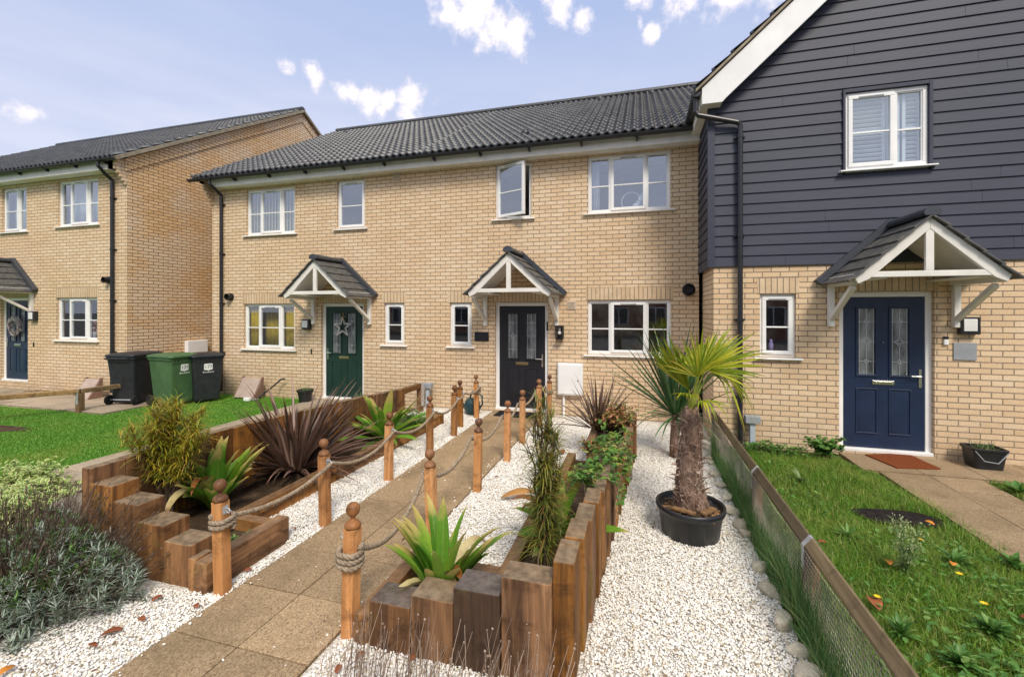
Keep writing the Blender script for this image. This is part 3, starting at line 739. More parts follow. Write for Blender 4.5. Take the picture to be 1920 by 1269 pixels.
# --- gabled house with boarding
RY2 = 7.05; XL, XR = 1.0, 8.8; CZ = 2.585
WR = dict(up=(2.685, 3.61, 3.825, 4.86), sm=(1.655, 2.11, 1.275, 2.165)); DR = (2.625, 3.69, .03, 2.185)
m = MB(); wall_grid(m, XL + .05, XR, -.2, CZ, RY2, [WR['sm'], DR])
m.build('wall', M['brick'], h_right)
m = MB(); m.quad((XL + .05, FY, -.2), (XL + .05, RY2, -.2), (XL + .05, RY2, CZ), (XL + .05, FY, CZ)); m.build('side_wall', M['brick'], h_right)
m = MB(); m.quad((XR, RY2, -.2), (XR, 16, -.2), (XR, 16, 5.1), (XR, RY2, 5.1)); m.build('side_wall', M['brick'], h_right)
m = MB(); m.quad((XR, 16, -.2), (XL, 16, -.2), (XL, 16, 5.1), (XR, 16, 5.1)); m.build('back_wall', M['brick'], h_right)
soldier(h_right, 1.62, 2.145, 2.168, RY2); soldier(h_right, 2.59, 3.725, 2.188, RY2)
window(h_right, *WR['sm'], RY2, (1,), 0); window(h_right, *WR['up'], RY2 - .04, (1.75, 1), 0, rec=.03, glass='glass_up', label='upstairs window with white louvre blinds')
door(h_right, *DR, RY2, 'bluedoor', False, 'chrome'); canopy(h_right, 3.205, RY2, 2.335, .69)
pir_lamp(h_right, 4.02, 1.74, RY2, 1.0)
XC, ZC = 4.9, 5.06 + (4.9 - .80) * .886; ev = .80; sl = .886
def gable_z(x): return 5.06 + (x - ev) * sl if x < XC else 5.06 + (2 * XC - ev - x) * sl
# lapped boards: each board a wedge, cut at the verge and round the window
cl = MB(); bh = .148; z = CZ - .02; yb = RY2; wu = WR['up']
while z < ZC - .2:
    zt = z + bh
    zz = max(z, 5.1)
    xl = XL if zt < 5.15 else max(XL, ev + (zt - .12 - 5.06) / sl); xr = 2 * XC - xl
    segs = [(xl, xr)]
    if zt > wu[2] - .03 and z < wu[3] + .03:
        segs = [(xl, wu[0] - .03), (wu[1] + .03, xr)]
    for (a, b) in segs:
        x = a; first = True
        while x < b - .01:
            ln = random.uniform(3.0, 3.9) if not first else random.uniform(.9, 3.6); x2 = min(b, x + ln); first = False
            if b - x2 < .3: x2 = b
            cl.prism([(yb - .030, z), (yb - .012, z + bh + .012), (yb + .0, z + bh + .012), (yb + .0, z)], 'x', x + .0005, x2 - .0005); x = x2
    z = zt
cl.box(XL - .035, XL + .06, yb - .045, yb + .012, CZ - .03, 5.1)                         # corner trim
for (a, b, c, d) in ((wu[0]-.03, wu[0]-.002, wu[2]-.04, wu[3]+.05), (wu[1]+.002, wu[1]+.04, wu[2]-.04, wu[3]+.05), (wu[0]-.0015, wu[1]+.0015, wu[3]+.004, wu[3]+.05)): cl.box(a, b, yb-.05, yb+.03, c, d)
cl.build('cladding', M['clad'], h_right, bevel=.002)
cs = MB(); z = CZ - .03
while z < 5.0:
    cs.prism([(-(XL - .030), z), (-(XL - .012), z + bh + .012), (-(XL + .0), z + bh + .012), (-(XL + .0), z)], 'x', yb + .013, 12.0) if False else cs.add(
        [(XL - .030, yb+.013, z), (XL - .012, yb+.013, z+bh+.012), (XL, yb+.013, z+bh+.012), (XL, yb+.013, z), (XL - .030, 13, z), (XL - .012, 13, z+bh+.012), (XL, 13, z+bh+.012), (XL, 13, z)],
        [(0,1,2,3), (7,6,5,4), (1,0,4,5), (2,1,5,6), (3,2,6,7), (0,3,7,4)]); z += bh
cs.build('side_cladding', M['clad'], h_right)
bk = MB(); wall_grid(bk, XL, XR, CZ - .0, 4.95, yb + .004, [wu], .06)
bk.add([(XL, yb + .004, 4.95), (XR, yb + .004, 4.95), (XR, yb+.004, 5.1), (XC, yb + .004, ZC - .1), (XL, yb + .004, 5.1)], [(0, 1, 2, 3, 4)])
bk.build('gable_wall', M['clad'], h_right); bk = MB(); bk.add([(XL, 16, 4.95), (XL, 16, 5.1), (XC, 16, ZC - .1), (XR, 16, 5.1), (XR, 16, 4.95)], [(0, 1, 2, 3, 4)]); bk.build('back_gable', M['clad'], h_right); bk = MB(); bk.quad((XL + .06, RY2 - .02, CZ - .004), (XL + .06, FY, CZ - .004), (XL - .01, FY, CZ - .004), (XL - .01, RY2 - .02, CZ - .004))
bk.build('cladding_base', M['clad'], h_right)
interior(h_right, 1.2, 8.7, RY2, 2.6, 4.9, 2.6)
# roof with its white bargeboard
Ls = math.hypot(XC - ev, (XC - ev) * sl); ud = np.array(((XC - ev) / Ls, 0, (XC - ev) * sl / Ls)); un = np.array((-ud[2], 0, ud[0]))
V, F = tile_slope((ev, 16.2, 5.10), (0, -1, 0), ud, un, 16.2 - 6.80, Ls, amp=.042)
V2 = V.copy(); V2[:, 0] = 2 * XC - V2[:, 0]
rr = big('roof', np.concatenate([V, V2]), np.concatenate([F, F[:, ::-1] + len(V)]), M['tile'], h_right)
m = MB()
for sg in (0, 1):
    P = [(ev + .02, 5.095), (XC, ZC + .035), (XC, ZC - .02), (ev + .02, 5.04)]; P = P if sg == 0 else [(2 * XC - a, b) for a, b in P]
    m.prism(P, 'y', 6.9, 16.1)
m.build('roof_deck', M['verge'], rr)
m = MB()
for sg in (0, 1):
    P = [(ev - .02, 5.075), (XC, ZC + .06), (XC, ZC + .02), (ev - .02, 5.035)]; P = P if sg == 0 else [(2 * XC - a, b) for a, b in P]
    m.prism(P, 'y', 6.79, 6.90)
m.build('verge', M['verge'], h_right)
m = MB()
for sg in (0, 1):
    P = [(.865, 5.085), (XC, ZC + .018), (XC, ZC - .33), (1.17, 4.905), (1.13, 4.86), (.865, 4.86)]; P = P if sg == 0 else [(2 * XC - a, b) for a, b in P]
    m.prism(P, 'y', 6.825, 6.855)
m.build('bargeboard', M['white'], h_right, bevel=.004)
m = MB()
m.box(.875, XL - .001, 6.856, 13.0, 4.86, 4.875); m.box(.855, .874, 6.856, 13.0, 4.85, 5.03)
m.box(1.001, 1.13, 6.856, yb - .046, 4.86, 4.875)
m.build('soffit', M['cream'], h_right)
g = MB(); yy0 = 6.84
pts = [(.795 + .058 * math.cos(t), 5.045 + .058 * math.sin(t)) for t in [math.pi + math.pi * k / 8 for k in range(9)]]
g.prism(pts + [(.845, 5.045), (.745, 5.045)], 'y', yy0, 13); g.prism([(.795 + (a - .795) * 1.12, 5.045 + (b - 5.045) * 1.12) for a, b in pts], 'y', yy0 - .008, yy0 + .1)
g.build('gutter', M['black'], h_right)
m = MB(); r = .036
m.tube([(.795, 6.91, 5.0), (.795, 6.91, 4.79), (.82, 6.91, 4.745), (1.35, 6.955, 4.60), (1.385, 6.965, 4.56), (1.385, 6.965, 4.44)], r, 12)
m.tube([(1.385, 6.965, 4.46), (1.385, 6.965, 2.62), (1.385, 6.975, .05)], r, 12)
for zz in (4.40, 3.0, 1.8, .7): m.tube([(1.385, 6.968, zz - .02), (1.385, 6.968, zz + .02)], r + .008, 12); m.box(1.315, 1.455, 6.99, 7.02 if zz > 2.6 else 7.048, zz - .013, zz + .013)
m.build('drainpipe', M['black'], h_right)
m = MB(); m.box(3.775, 3.825, RY2-.03, RY2-.001, 1.49, 1.56); m.build('key_box', M['white'], h_right, bevel=.006)
m = MB(); m.box(3.775, 3.825, RY2-.028, RY2-.001, 1.562, 1.60); m.build('door_bell', M['black'], h_right, bevel=.004)
m = MB(); m.box(3.88, 4.12, RY2-.016, RY2-.001, 1.30, 1.52); m.build('name_plaque', M['grey'], h_right, bevel=.004)

# --- house at the left edge
LY, LX = 7.2, -10.97; ly_e, lz_e, ly_r, lz_r = 6.89, 5.26, 12.55, 8.69; L0 = .12
WL = dict(up=(-13.23, -11.88, 3.91, 4.98), dn=(-13.27, -11.91, 1.24, 2.23), up2=(-15.26, -14.35, 3.87, 4.96)); DL = (-15.32, -14.30, .19, 2.25)
h_l = h_left
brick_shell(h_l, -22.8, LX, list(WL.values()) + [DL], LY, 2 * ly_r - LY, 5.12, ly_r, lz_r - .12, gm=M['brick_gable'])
window(h_l, *WL['up'], LY, (1, 1.75, 1), 1, glass='glass_up'); window(h_l, *WL['dn'], LY, (1, 1.75, 1), 1); window(h_l, *WL['up2'], LY, (1.75, 1), 0, glass='glass_up')
soldier(h_l, -13.31, -11.87, 2.233, LY); soldier(h_l, -15.36, -14.26, 2.253, LY)
door(h_l, *DL, LY, 'bluedoor', True, 'chrome', label='dark navy front door hung with a wreath'); canopy(h_l, -14.80, LY, 2.43)
pir_lamp(h_l, -14.02, 1.80, LY, 1.05)
rl = main_roof(h_l, -23.0, LX + .05, ly_e, lz_e, ly_r, lz_r)
m = MB(); m.bar((LX + .02, ly_e + .02, lz_e - .03), (LX + .02, ly_r, lz_r - .03), .2, .07); m.bar((LX + .02, 2*ly_r - ly_e - .02, lz_e - .03), (LX + .02, ly_r, lz_r - .032), .2, .07); m.build('verge', M['verge'], h_l)
m = MB(); sn = (lz_r - lz_e) / (ly_r - ly_e)
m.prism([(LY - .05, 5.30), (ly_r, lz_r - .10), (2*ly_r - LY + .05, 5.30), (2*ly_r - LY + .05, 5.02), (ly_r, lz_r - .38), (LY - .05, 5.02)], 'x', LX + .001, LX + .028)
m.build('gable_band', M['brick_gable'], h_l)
m = MB(); m.box(-22.8, LX - .239, 6.96, 6.98, 5.03, 5.20); m.box(-22.8, LX - .239, 6.981, LY - .002, 5.03, 5.05); m.build('fascia_board', M['cream'], h_l)
gutter_run(h_l, -22.9, LX + .06, 6.875, 5.23); downpipe(h_l, -11.35, LY, 4.85, .1, 6.875, 5.225)
corbel(h_l, LX + .002, -.24, LY, 4.72, M['brick']); interior(h_l, -20.8, LX - .1, LY, 2.6, 4.9, 2.5)
flue(h_l, -11.52, 2.62, LY, .065)
m = MB(); m.box(-14.09, -14.06, LY-.018, LY-.001, 1.06, 1.17); m.build('door_bell', M['black'], h_l, bevel=.004)
m = MB(); m.box(LX+.001, LX+.12, 8.50, 9.04, .70, 1.17); m.build('meter_box', M['white'], h_l, bevel=.012)
# ------------------------------------------------------------------ ground
def earth():
    t = NT('garden_earth'); c = t.coord(); col = t.ramp(t.noise(c, 6, 8, .7), [(.3, (.035, .022, .014)), (.55, (.08, .053, .033)), (.75, (.15, .105, .065))])
    t.bump(t.noise(c, 35, 6), 1, .02); return t.fin(col, .95, .1)
M['earth'] = earth()
def turf(name, a, b, c_):
    t = NT(name); c = t.coord(); n1 = t.noise(c, 1.1, 4); n2 = t.noise(c, 60, 4, .7)
    col = t.ramp(t.math('ADD', t.math('MULTIPLY', n1, .5), t.math('MULTIPLY', n2, .5)), [(.35, a), (.5, b), (.65, c_)])
    t.bump(n2, .8, .015); return t.fin(col, .9, .15)
M['turf_soft'] = turf('lawn_soil_green', (.05, .145, .012), (.08, .22, .017), (.12, .28, .027))
M['turf_rough'] = turf('rough_lawn_soil', (.07, .06, .025), (.09, .14, .025), (.17, .19, .06))
def paving(name, a, b, c_):
    t = NT(name); c = t.coord(); ge = t.n('NewGeometry'); v = t.n('TexVoronoi'); t.L.new(c, v.inputs['Vector']); v.inputs['Scale'].default_value = 150
    col = t.ramp(v.outputs['Color'], [(.05, a), (.5, b), (.95, c_)])
    hv = t.n('HueSaturation'); t.L.new(col, hv.inputs['Color']); t.L.new(t.rng(ge.outputs['Random Per Island'], 0, 1, .86, 1.12), hv.inputs['Value'])
    n = t.noise(c, 1.7, 6, .7); col = t.mix(t.rng(n, .48, .68, 0, .55), hv.outputs[0], (.13, .095, .05))
    n3 = t.noise(c, 60, 3); col = t.mix(t.rng(n3, .58, .7, 0, .6), col, (.075, .055, .035))
    t.bump(v.outputs['Distance'], .6, .004); return t.fin(col, .82, .25)
M['flag'] = paving('buff_aggregate_flag', (.19, .128, .072), (.345, .24, .135), (.48, .355, .22))
M['slab'] = paving('pale_concrete_slab', (.28, .22, .16), (.40, .32, .23), (.48, .40, .30))
M['slab_r'] = paving('buff_concrete_slab', (.20, .14, .08), (.33, .235, .14), (.43, .32, .20))

m = MB(); m.quad((-400, -400, -.06), (400, -400, -.06), (400, 400, -.06), (-400, 400, -.06)); M['tarmac'] = plain('worn_tarmac', (.10, .095, .09), .9, .2, var=.25, scale=1.5, bump=.4, bscale=120); tag(m.build('ground', M['tarmac']), kind='structure')
m = MB(); m.quad((-4.2, .2, -.012), (1.05, .2, -.012), (1.05, 8.19, -.012), (-4.2, 8.19, -.012))
def gravelbase():
    t = NT('white_gravel_bed'); c = t.coord(); v = t.n('TexVoronoi'); t.L.new(c, v.inputs['Vector']); v.inputs['Scale'].default_value = 62
    col = t.ramp(v.outputs['Color'], [(.05, (.50, .45, .37)), (.4, (.74, .71, .65)), (.9, (.84, .83, .80))])
    col = t.mix(t.rng(v.outputs['Distance'], .3, .7, 0, .6), col, (.55, .49, .40)); t.bump(v.outputs['Distance'], 1, .012).invert = True
    return t.fin(col, .8, .2)
M['gravelbase'] = gravelbase(); tag(m.build('gravel_bed', M['gravelbase']), kind='structure')

def slabs(name, mat, x0, y0, nx, ny, sx, sy, z, gap=.008, skip=()):
    m = MB()
    for i in range(nx):
        for k in range(ny):
            if (i, k) in skip: continue
            dz = random.uniform(-.002, .002); m.box(x0+i*sx+gap/2, x0+(i+1)*sx-gap/2, y0+k*sy+gap/2, y0+(k+1)*sy-gap/2, z-.05, z+dz)
    j = MB(); j.quad((x0, y0, z-.012), (x0+nx*sx, y0, z-.012), (x0+nx*sx, y0+ny*sy, z-.012), (x0, y0+ny*sy, z-.012)) if not skip else j.quad((x0+sx, y0, z-.012), (x0+nx*sx, y0, z-.012), (x0+nx*sx, y0+ny*sy, z-.012), (x0+sx, y0+ny*sy, z-.012)); tag(j.build('path_joints', M['earth']), kind='structure')
    return tag(m.build(name, mat, bevel=.004), kind='structure')
slabs('garden_path', M['flag'], -2.69, 2.51 - 5*.492, 2, 17, .4825, .492, .012)
m = MB(); m.quad((-6.8, -2, -.016), (-4.2, -2, -.016), (-4.2, 2.9, -.016), (-6.8, 2.9, -.016)); tag(m.build('planting_bed', M['earth']), kind='structure')
slabs('side_path', M['slab'], -6.78, -.8, 2, 18, .52, .5, .012)
slabs('back_path', M['slab'], -15.6, 5.9, 10, 2, .6, .62, .02)
slabs('bin_standing', M['slab'], -10.9, 6.3, 2, 2, .6, .6, .016, skip=((0, 0),))
slabs('right_path', M['slab_r'], 2.76, 2.56, 2, 8, .49, .47, .012)
slabs('right_landing', M['slab_r'], 2.6, 6.34, 6, 1, .62, .68, .018)
m = MB(); m.quad((-30, -2, -.018), (-6.79, -2, -.018), (-6.79, 8.19, -.018), (-30, 8.19, -.018)); tag(m.build('lawn_ground', M['turf_soft']), kind='structure')
m = MB(); m.quad((1.0, -.5, -.02), (9, -.5, -.02), (9, 7.04, -.02), (1.0, 7.04, -.02)); tag(m.build('rough_lawn_ground', M['turf_rough']), kind='structure')
m = MB(); m.quad((-12.8, 8.19, -.02), (-9.7, 8.19, -.02), (-9.7, 18, -.02), (-12.8, 18, -.02)); tag(m.build('passage_paving', M['slab']), kind='structure')
m = MB(); m.quad((-10.96, 6.6, .001), (-9.6, 7.0, .001), (-9.6, 8.19, .001), (-10.96, 8.19, .001)); tag(m.build('passage_ground', M['slab']), kind='structure')

def inpoly(P, poly):
    x, y = P[:, 0], P[:, 1]; r = np.zeros(len(P), bool); n = len(poly)
    for i in range(n):
        (x1, y1), (x2, y2) = poly[i], poly[(i+1) % n]
        c = ((y1 > y) != (y2 > y)) & (x < (x2 - x1) * (y - y1) / (y2 - y1 + 1e-12) + x1); r ^= c
    return r
def scatter(poly, dens):
    xs = [p[0] for p in poly]; ys = [p[1] for p in poly]; n = int((max(xs)-min(xs)) * (max(ys)-min(ys)) * dens)
    P = RNG.uniform((min(xs), min(ys)), (max(xs), max(ys)), (n, 2)); return P[inpoly(P, poly)]

# white stone chippings: angular little stones lying loose
def chippings():
    polys = [([(-3.33, 3.06), (-2.70, 3.06), (-2.70, 7.95), (-3.9, 7.95), (-3.9, 7.2), (-3.22, 7.2)], 3400), ([(-2.82, 2.3), (-2.70, 2.3), (-2.70, 3.08), (-2.78, 3.08)], 4200),
             ([(-3.75, .9), (-2.70, .9), (-2.70, 2.38), (-3.0, 2.34), (-3.3, 2.3)], 3600), ([(-1.72, 2.97), (-.90, 2.97), (-.72, 5.6), (-.65, 6.4), (-.1, 6.5), (.9, 6.5), (.95, 8.0), (-1.3, 8.0), (-1.72, 6.5)], 3400), ([(-1.72, 2.35), (-1.65, 2.35), (-1.65, 3.0), (-1.72, 3.0)], 3600),
             ([(-1.73, 1.2), (-.28, 1.2), (-.30, 2.26), (-1.66, 2.26)], 4200), ([(-.30, 1.2), (.88, 1.2), (.90, 3.0), (.90, 4.8), (.92, 6.5), (-.04, 6.5), (-.12, 5.6), (-.16, 5.4), (-.29, 2.3)], 4000)]
    P = np.concatenate([scatter(p, d * 2.1) for p, d in polys]); n = len(P)
    spill = np.concatenate([scatter([(-2.69, 1.0), (-2.60, 1.0), (-2.60, 8.0), (-2.69, 8.0)], 130), scatter([(-1.80, 1.0), (-1.725, 1.0), (-1.725, 7.6), (-1.80, 7.6)], 130), scatter([(-2.69, 1.0), (-1.73, 1.0), (-1.73, 8.0), (-2.69, 8.0)], 7)]); nsp = len(spill); P = np.concatenate([P, spill]); n = len(P)
    base = np.array([(0, 0, 1), (.9, 0, .45), (.28, .85, .45), (-.72, .53, .45), (-.72, -.53, .45), (.28, -.85, .45), (.72, .53, -.45), (-.28, .85, -.45), (-.9, 0, -.45), (-.28, -.85, -.45), (.72, -.53, -.45), (0, 0, -1)])
    F0 = np.array([(0,1,2),(0,2,3),(0,3,4),(0,4,5),(0,5,1),(1,6,2),(2,7,3),(3,8,4),(4,9,5),(5,10,1),(6,7,2),(7,8,3),(8,9,4),(9,10,5),(10,6,1),(11,7,6),(11,8,7),(11,9,8),(11,10,9),(11,6,10)])
    sz = RNG.uniform(.0048, .0098, n) * np.where(RNG.random(n) < .06, 1.5, 1)
    sc = np.stack([RNG.uniform(.8, 1.4, n), RNG.uniform(.6, 1.0, n), RNG.uniform(.45, .8, n)], 1) * sz[:, None]
    V = base[None] * (1 + RNG.normal(0, .16, (n, 12, 1))) * sc[:, None, :]
    for ax in (0, 1, 2):
        a = RNG.uniform(0, 2 * np.pi, n) if ax == 2 else RNG.normal(0, .35, n); c, s = np.cos(a)[:, None], np.sin(a)[:, None]
        i, j = [(1, 2), (2, 0), (0, 1)][ax]; vi, vj = V[:, :, i] * c - V[:, :, j] * s, V[:, :, i] * s + V[:, :, j] * c; V[:, :, i], V[:, :, j] = vi, vj
    z = np.abs(RNG.normal(0, .006, n)) - .006; z[-nsp:] = .017
    V += np.concatenate([P, z[:, None]], 1)[:, None, :]
    F = F0[None] + (np.arange(n) * 12)[:, None, None]
    mat = island('white_chipping', [(0, (.26, .19, .12)), (.02, (.52, .40, .25)), (.06, (.76, .68, .53)), (.2, (.86, .82, .74)), (.6, (.89, .87, .83)), (1, (.91, .90, .88))], .7, .3)
    big('gravel', V.reshape(-1, 3), F.reshape(-1, 3), mat, kind='stuff')
chippings()
def litter():
    P = np.concatenate([scatter([(-3.3, .9), (-2.7, .9), (-2.7, 7.9), (-3.3, 7.9)], 26), scatter([(-1.72, 2.9), (-.85, 2.9), (-.7, 7.9), (-1.72, 7.9)], 22), scatter([(-.25, 1.2), (.85, 1.2), (.9, 7.9), (-.05, 7.9)], 16), scatter([(-3.75, .9), (-2.9, .9), (-2.9, 2.3), (-3.75, 2.3)], 60)])
    m = MB()
    for x, y in P:
        l = random.uniform(.006, .03); m.leaf((x, y, .012), random.uniform(0, 6.28), random.uniform(-.1, .3), l, l*random.uniform(.25, .7), random.uniform(-.5, .8), 3, random.uniform(0, .4))
    m.build('leaf_litter', island('brown_litter', [(0, (.05, .03, .02)), (.5, (.16, .08, .04)), (1, (.34, .22, .12))]), kind='stuff')
litter()

def blades(name, polys, hmin, hmax, wd, mat, lean=.5, segs=2, zb=-.02, clump=None, holes=()):
    P = np.concatenate([scatter(p, d) for p, d in polys])
    for (cx, cy, rx, ry) in holes: P = P[((P[:, 0]-cx)/rx)**2 + ((P[:, 1]-cy)/ry)**2 > RNG.uniform(.7, 1.15, len(P))]
    n = len(P); h = RNG.uniform(hmin, hmax, n)
    if clump is not None: h *= .55 + .9 * (np.sin(P[:, 0]*clump+1.3) * np.sin(P[:, 1]*clump*1.3+.4) * .5 + .5)
    a = RNG.uniform(0, 2*np.pi, n); ln = np.abs(RNG.normal(0, lean, n)) * h; t = a + RNG.normal(np.pi/2, .5, n)
    rows = []
    for k in range(segs + 1):
        f = k / segs; c = np.stack([P[:, 0] + np.cos(a)*ln*f**2, P[:, 1] + np.sin(a)*ln*f**2, zb + h*(f - .25*f*f*np.minimum(1, ln/h))], 1)
        w = wd * (1 - f * .92) / 2; o = np.stack([np.cos(t)*w, np.sin(t)*w, np.zeros(n)], 1); rows += [c - o, c + o]
    V = np.stack(rows, 1); k = len(rows); b = np.arange(n)[:, None] * k
    F = np.concatenate([b + np.array([2*i, 2*i+1, 2*i+3, 2*i+2]) for i in range(segs)], 0)
    return big(name, V.reshape(-1, 3), F, mat, kind='stuff', smooth=True)
M['grass_soft'] = leafmat('bright_lawn_grass', [(0, (.09, .24, .025)), (.5, (.15, .35, .04)), (1, (.22, .42, .06))], patch=((.30, .36, .07), 1.1, .7), trans=.3, rough=.5)
M['grass_rough'] = leafmat('rough_grass', [(0, (.06, .17, .014)), (.4, (.13, .30, .024)), (.75, (.23, .39, .04)), (.92, (.32, .34, .08)), (1, (.48, .40, .17))], patch=((.30, .36, .07), 2.3, .85), trans=.3, rough=.5)
M['grass_tall'] = leafmat('tall_grass', [(0, (.035, .11, .025)), (.5, (.075, .19, .045)), (.85, (.15, .27, .075)), (1, (.40, .36, .17))], trans=.3, rough=.5)
lawn_edge = [(-16, 2.0), (-6.80, 2.0), (-6.80, 8.05), (-8.5, 7.75), (-9.6, 6.9), (-10.4, 6.0), (-11.2, 5.78), (-16, 5.8)]
bl = blades('lawn', [([(-11.2, 2.2), (-6.79, 2.2), (-6.79, 5.6), (-11.2, 5.6)], 3600), ([(-9.7, 5.6), (-6.79, 5.6), (-6.79, 8.1), (-8.6, 7.8), (-9.7, 6.4)], 2600), ([(-16, 4.2), (-11.2, 4.2), (-11.2, 5.85), (-16, 5.85)], 2200), ([(-18, 1.0), (-11.2, 1.0), (-11.2, 4.2), (-18, 4.2)], 1500), ([(-11.2, 5.6), (-9.7, 5.6), (-9.7, 6.3), (-10.4, 6.25), (-11.2, 5.85)], 2600)],
            .018, .034, .013, M['grass_soft'], .7, 2, -.016, holes=((-10.3, 4.75, .75, .22),))
blades('side_grass', [([(-5.74, 1.6), (-4.15, 1.6), (-4.15, 7.9), (-5.74, 7.9)], 2600)], .03, .07, .009, M['grass_soft'], .6, 2, -.06)
blades('rough_grass', [([(1.06, 1.2), (2.75, 1.2), (2.72, 6.3), (2.4, 6.75), (1.06, 6.9)], 6500), ([(2.7, 1.2), (4.8, 1.2), (4.8, 3.9), (2.76, 4.25)], 5200), ([(2.72, 4.2), (2.86, 4.2), (2.80, 6.3), (2.72, 6.3)], 1800), ([(3.78, 4.0), (5.2, 4.0), (5.2, 6.25), (3.78, 6.3)], 3500)],
       .03, .095, .0065, M['grass_rough'], .9, 3, -.018, 2.1, holes=((2.33, 4.98, .36, .21),))
blades('tall_grass', [([(.90, 1.9), (1.035, 1.9), (1.035, 6.9), (.93, 6.4), (.90, 3.2)], 9500)], .14, .40, .0055, M['grass_tall'], .5, 4, -.02, 2.6)
m = MB(); pts = [(2.33 + .35*math.cos(t)*(1+.1*math.sin(3*t)), 4.98 + .20*math.sin(t)*(1+.15*math.sin(2*t+1))) for t in np.linspace(0, 2*np.pi, 28)[:-1]]
m.add([(x, y, .004) for x, y in pts], [tuple(range(len(pts)))]); M['dark_earth'] = plain('dark_bare_earth', (.022, .018, .017), .95, .1, var=.5, scale=20, bump=.9, bscale=40); tag(m.build('bare_earth', M['dark_earth']), kind='structure')
m = MB(); pts = [(-10.3 + .75*math.cos(t)*(1+.2*math.sin(3*t)), 4.75 + .2*math.sin(t)*(1+.25*math.sin(2*t+1))) for t in np.linspace(0, 2*np.pi, 28)[:-1]]
m.add([(x, y, -.010) for x, y in pts], [tuple(range(len(pts)))]); tag(m.build('bare_earth', M['earth']), kind='structure')

# ------------------------------------------------------------------ sleeper beds
def sleeper(parent, x0, x1, y0, y1, z0, z1, mat, bev=.007):
    m = MB(); j = random.uniform(-.002, .002); m.box(x0+.0015, x1-.0015, y0+.0015+j, y1-.0015+j, z0, z1); return m.build('sleeper', M[mat], parent, bevel=bev)
bedL = empty('sleeper_bed', (-3.5, 5, 0), 'raised bed of brown timber sleepers left of the path, front blocks stepping down like stairs', 'raised bed')
for (a, b, z) in ((-3.27, -3.015, .283), (-3.525, -3.27, .387), (-3.785, -3.525, .505), (-4.012, -3.785, .616)): sleeper(bedL, a, b, 2.38, 2.585, -.05, z, 'sleeper_v')
tops = [(2.38, .725), (3.3, .735), (3.9, .715), (5.35, .655), (6.18, .60), (7.26, .535)]
def topz(y): return float(np.interp(y, [t[0] for t in tops], [t[1] for t in tops]))
y = 2.38
while y < 7.0:
    y2 = y + .25; sleeper(bedL, -4.115, -4.014, y, y2, -.05, topz((y + y2) / 2), 'sleeper_v'); y = y2
m = MB(); m.box(-4.115, -4.014, y + .002, 7.74, topz(y) - .10, topz(7.3)); m.build('rail', M['sleeper_y'], bedL, bevel=.006)
m = MB(); m.box(-4.115, -4.014, 7.742, 7.85, -.05, topz(7.8)); m.build('end_post', M['sleeper_v'], bedL, bevel=.006)
m = MB(); m.box(-4.0135, -4.0105, 7.74, 7.852, .10, topz(7.8) + .003); m.box(-4.118, -4.0105, 7.752, 7.842, topz(7.8) + .0005, topz(7.8) + .004); m.build('steel_strap', M['galv'], bedL)
sleeper(bedL, -2.95, -2.835, 2.345, 3.10, -.05, .2, 'sleeper_y'); sleeper(bedL, -3.0145, -2.952, 2.36, 2.50, -.05, .21, 'sleeper_v')
sleeper(bedL, -3.40, -2.952, 3.0, 3.10, -.05, .165, 'sleeper_x')
for (a, b) in ((3.102, 4.35), (4.352, 5.7), (5.702, 6.95)): sleeper(bedL, -3.43 + (a-3)*.028, -3.32 + (a-3)*.028, a, b, -.05, .165, 'sleeper_y')
sleeper(bedL, -3.43, -3.22, 6.952, 7.05, -.05, .165, 'sleeper_x')
def mound(name, poly, z, parent, amp=.03):
    xs = [p[0] for p in poly]; ys = [p[1] for p in poly]; nx = int((max(xs)-min(xs))/.05)+2; ny = int((max(ys)-min(ys))/.05)+2
    X, Y = np.meshgrid(np.linspace(min(xs), max(xs), nx), np.linspace(min(ys), max(ys), ny)); Z = z + RNG.normal(0, amp*.5, X.shape); Z = (Z + np.roll(Z,1,0) + np.roll(Z,1,1)) / 3
    V = np.stack([X, Y, Z], 2).reshape(-1, 3); i = np.arange(ny-1)[:, None]*nx + np.arange(nx-1)[None]; i = i.ravel()
    return big(name, V, np.stack([i, i+1, i+nx+1, i+nx], 1), M['earth'], parent, smooth=True)
mound('soil', [(-4.013, 2.586), (-3.30, 7.0)], .09, bedL); mound('soil', [(-3.3, 2.50), (-2.951, 2.999)], .07, bedL)

bedR = empty('sleeper_bed', (-.6, 4, 0), 'raised timber bed right of the path, its tall plank side facing the palm', 'raised bed')
for (a, b, z, mt) in ((-1.600, -1.497, .17, 'sleeper_dark'), (-1.495, -1.233, .262, 'sleeper_dark'), (-1.231, -.974, .337, 'sleeper_v'), (-.972, -.707, .425, 'sleeper_dark')):
    sleeper(bedR, a, b, 2.24, 2.24 + (.72 if z < .2 else .2), -.05, z, 'sleeper_y' if z < .2 else mt)
sleeper(bedR, -.704, -.432, 2.255, 2.43, -.05, .52, 'sleeper_v')
hz = [(2.2, .635), (3.2, .625), (4.2, .60), (4.7, .55), (5.5, .38)]
y = 2.29; k = 0
while y < 5.35:
    y2 = y + .255; xo = -.430 + (y - 2.29) * .077; z = float(np.interp((y + y2) / 2, [a for a, _ in hz], [b for _, b in hz])) + random.uniform(-.012, .012)
    sleeper(bedR, xo + random.uniform(-.004, .004), xo + .115, y, y2, -.05, z, 'sleeper_v'); y = y2; k += 1
for (a, b, z) in ((5.36, 5.60, .40), (5.602, 5.85, .47), (5.852, 6.1, .50), (6.102, 6.4, .52)): sleeper(bedR, -.20 + (a-5.36)*.08, -.085 + (a-5.36)*.08, a, b, -.05, z, 'sleeper_v')
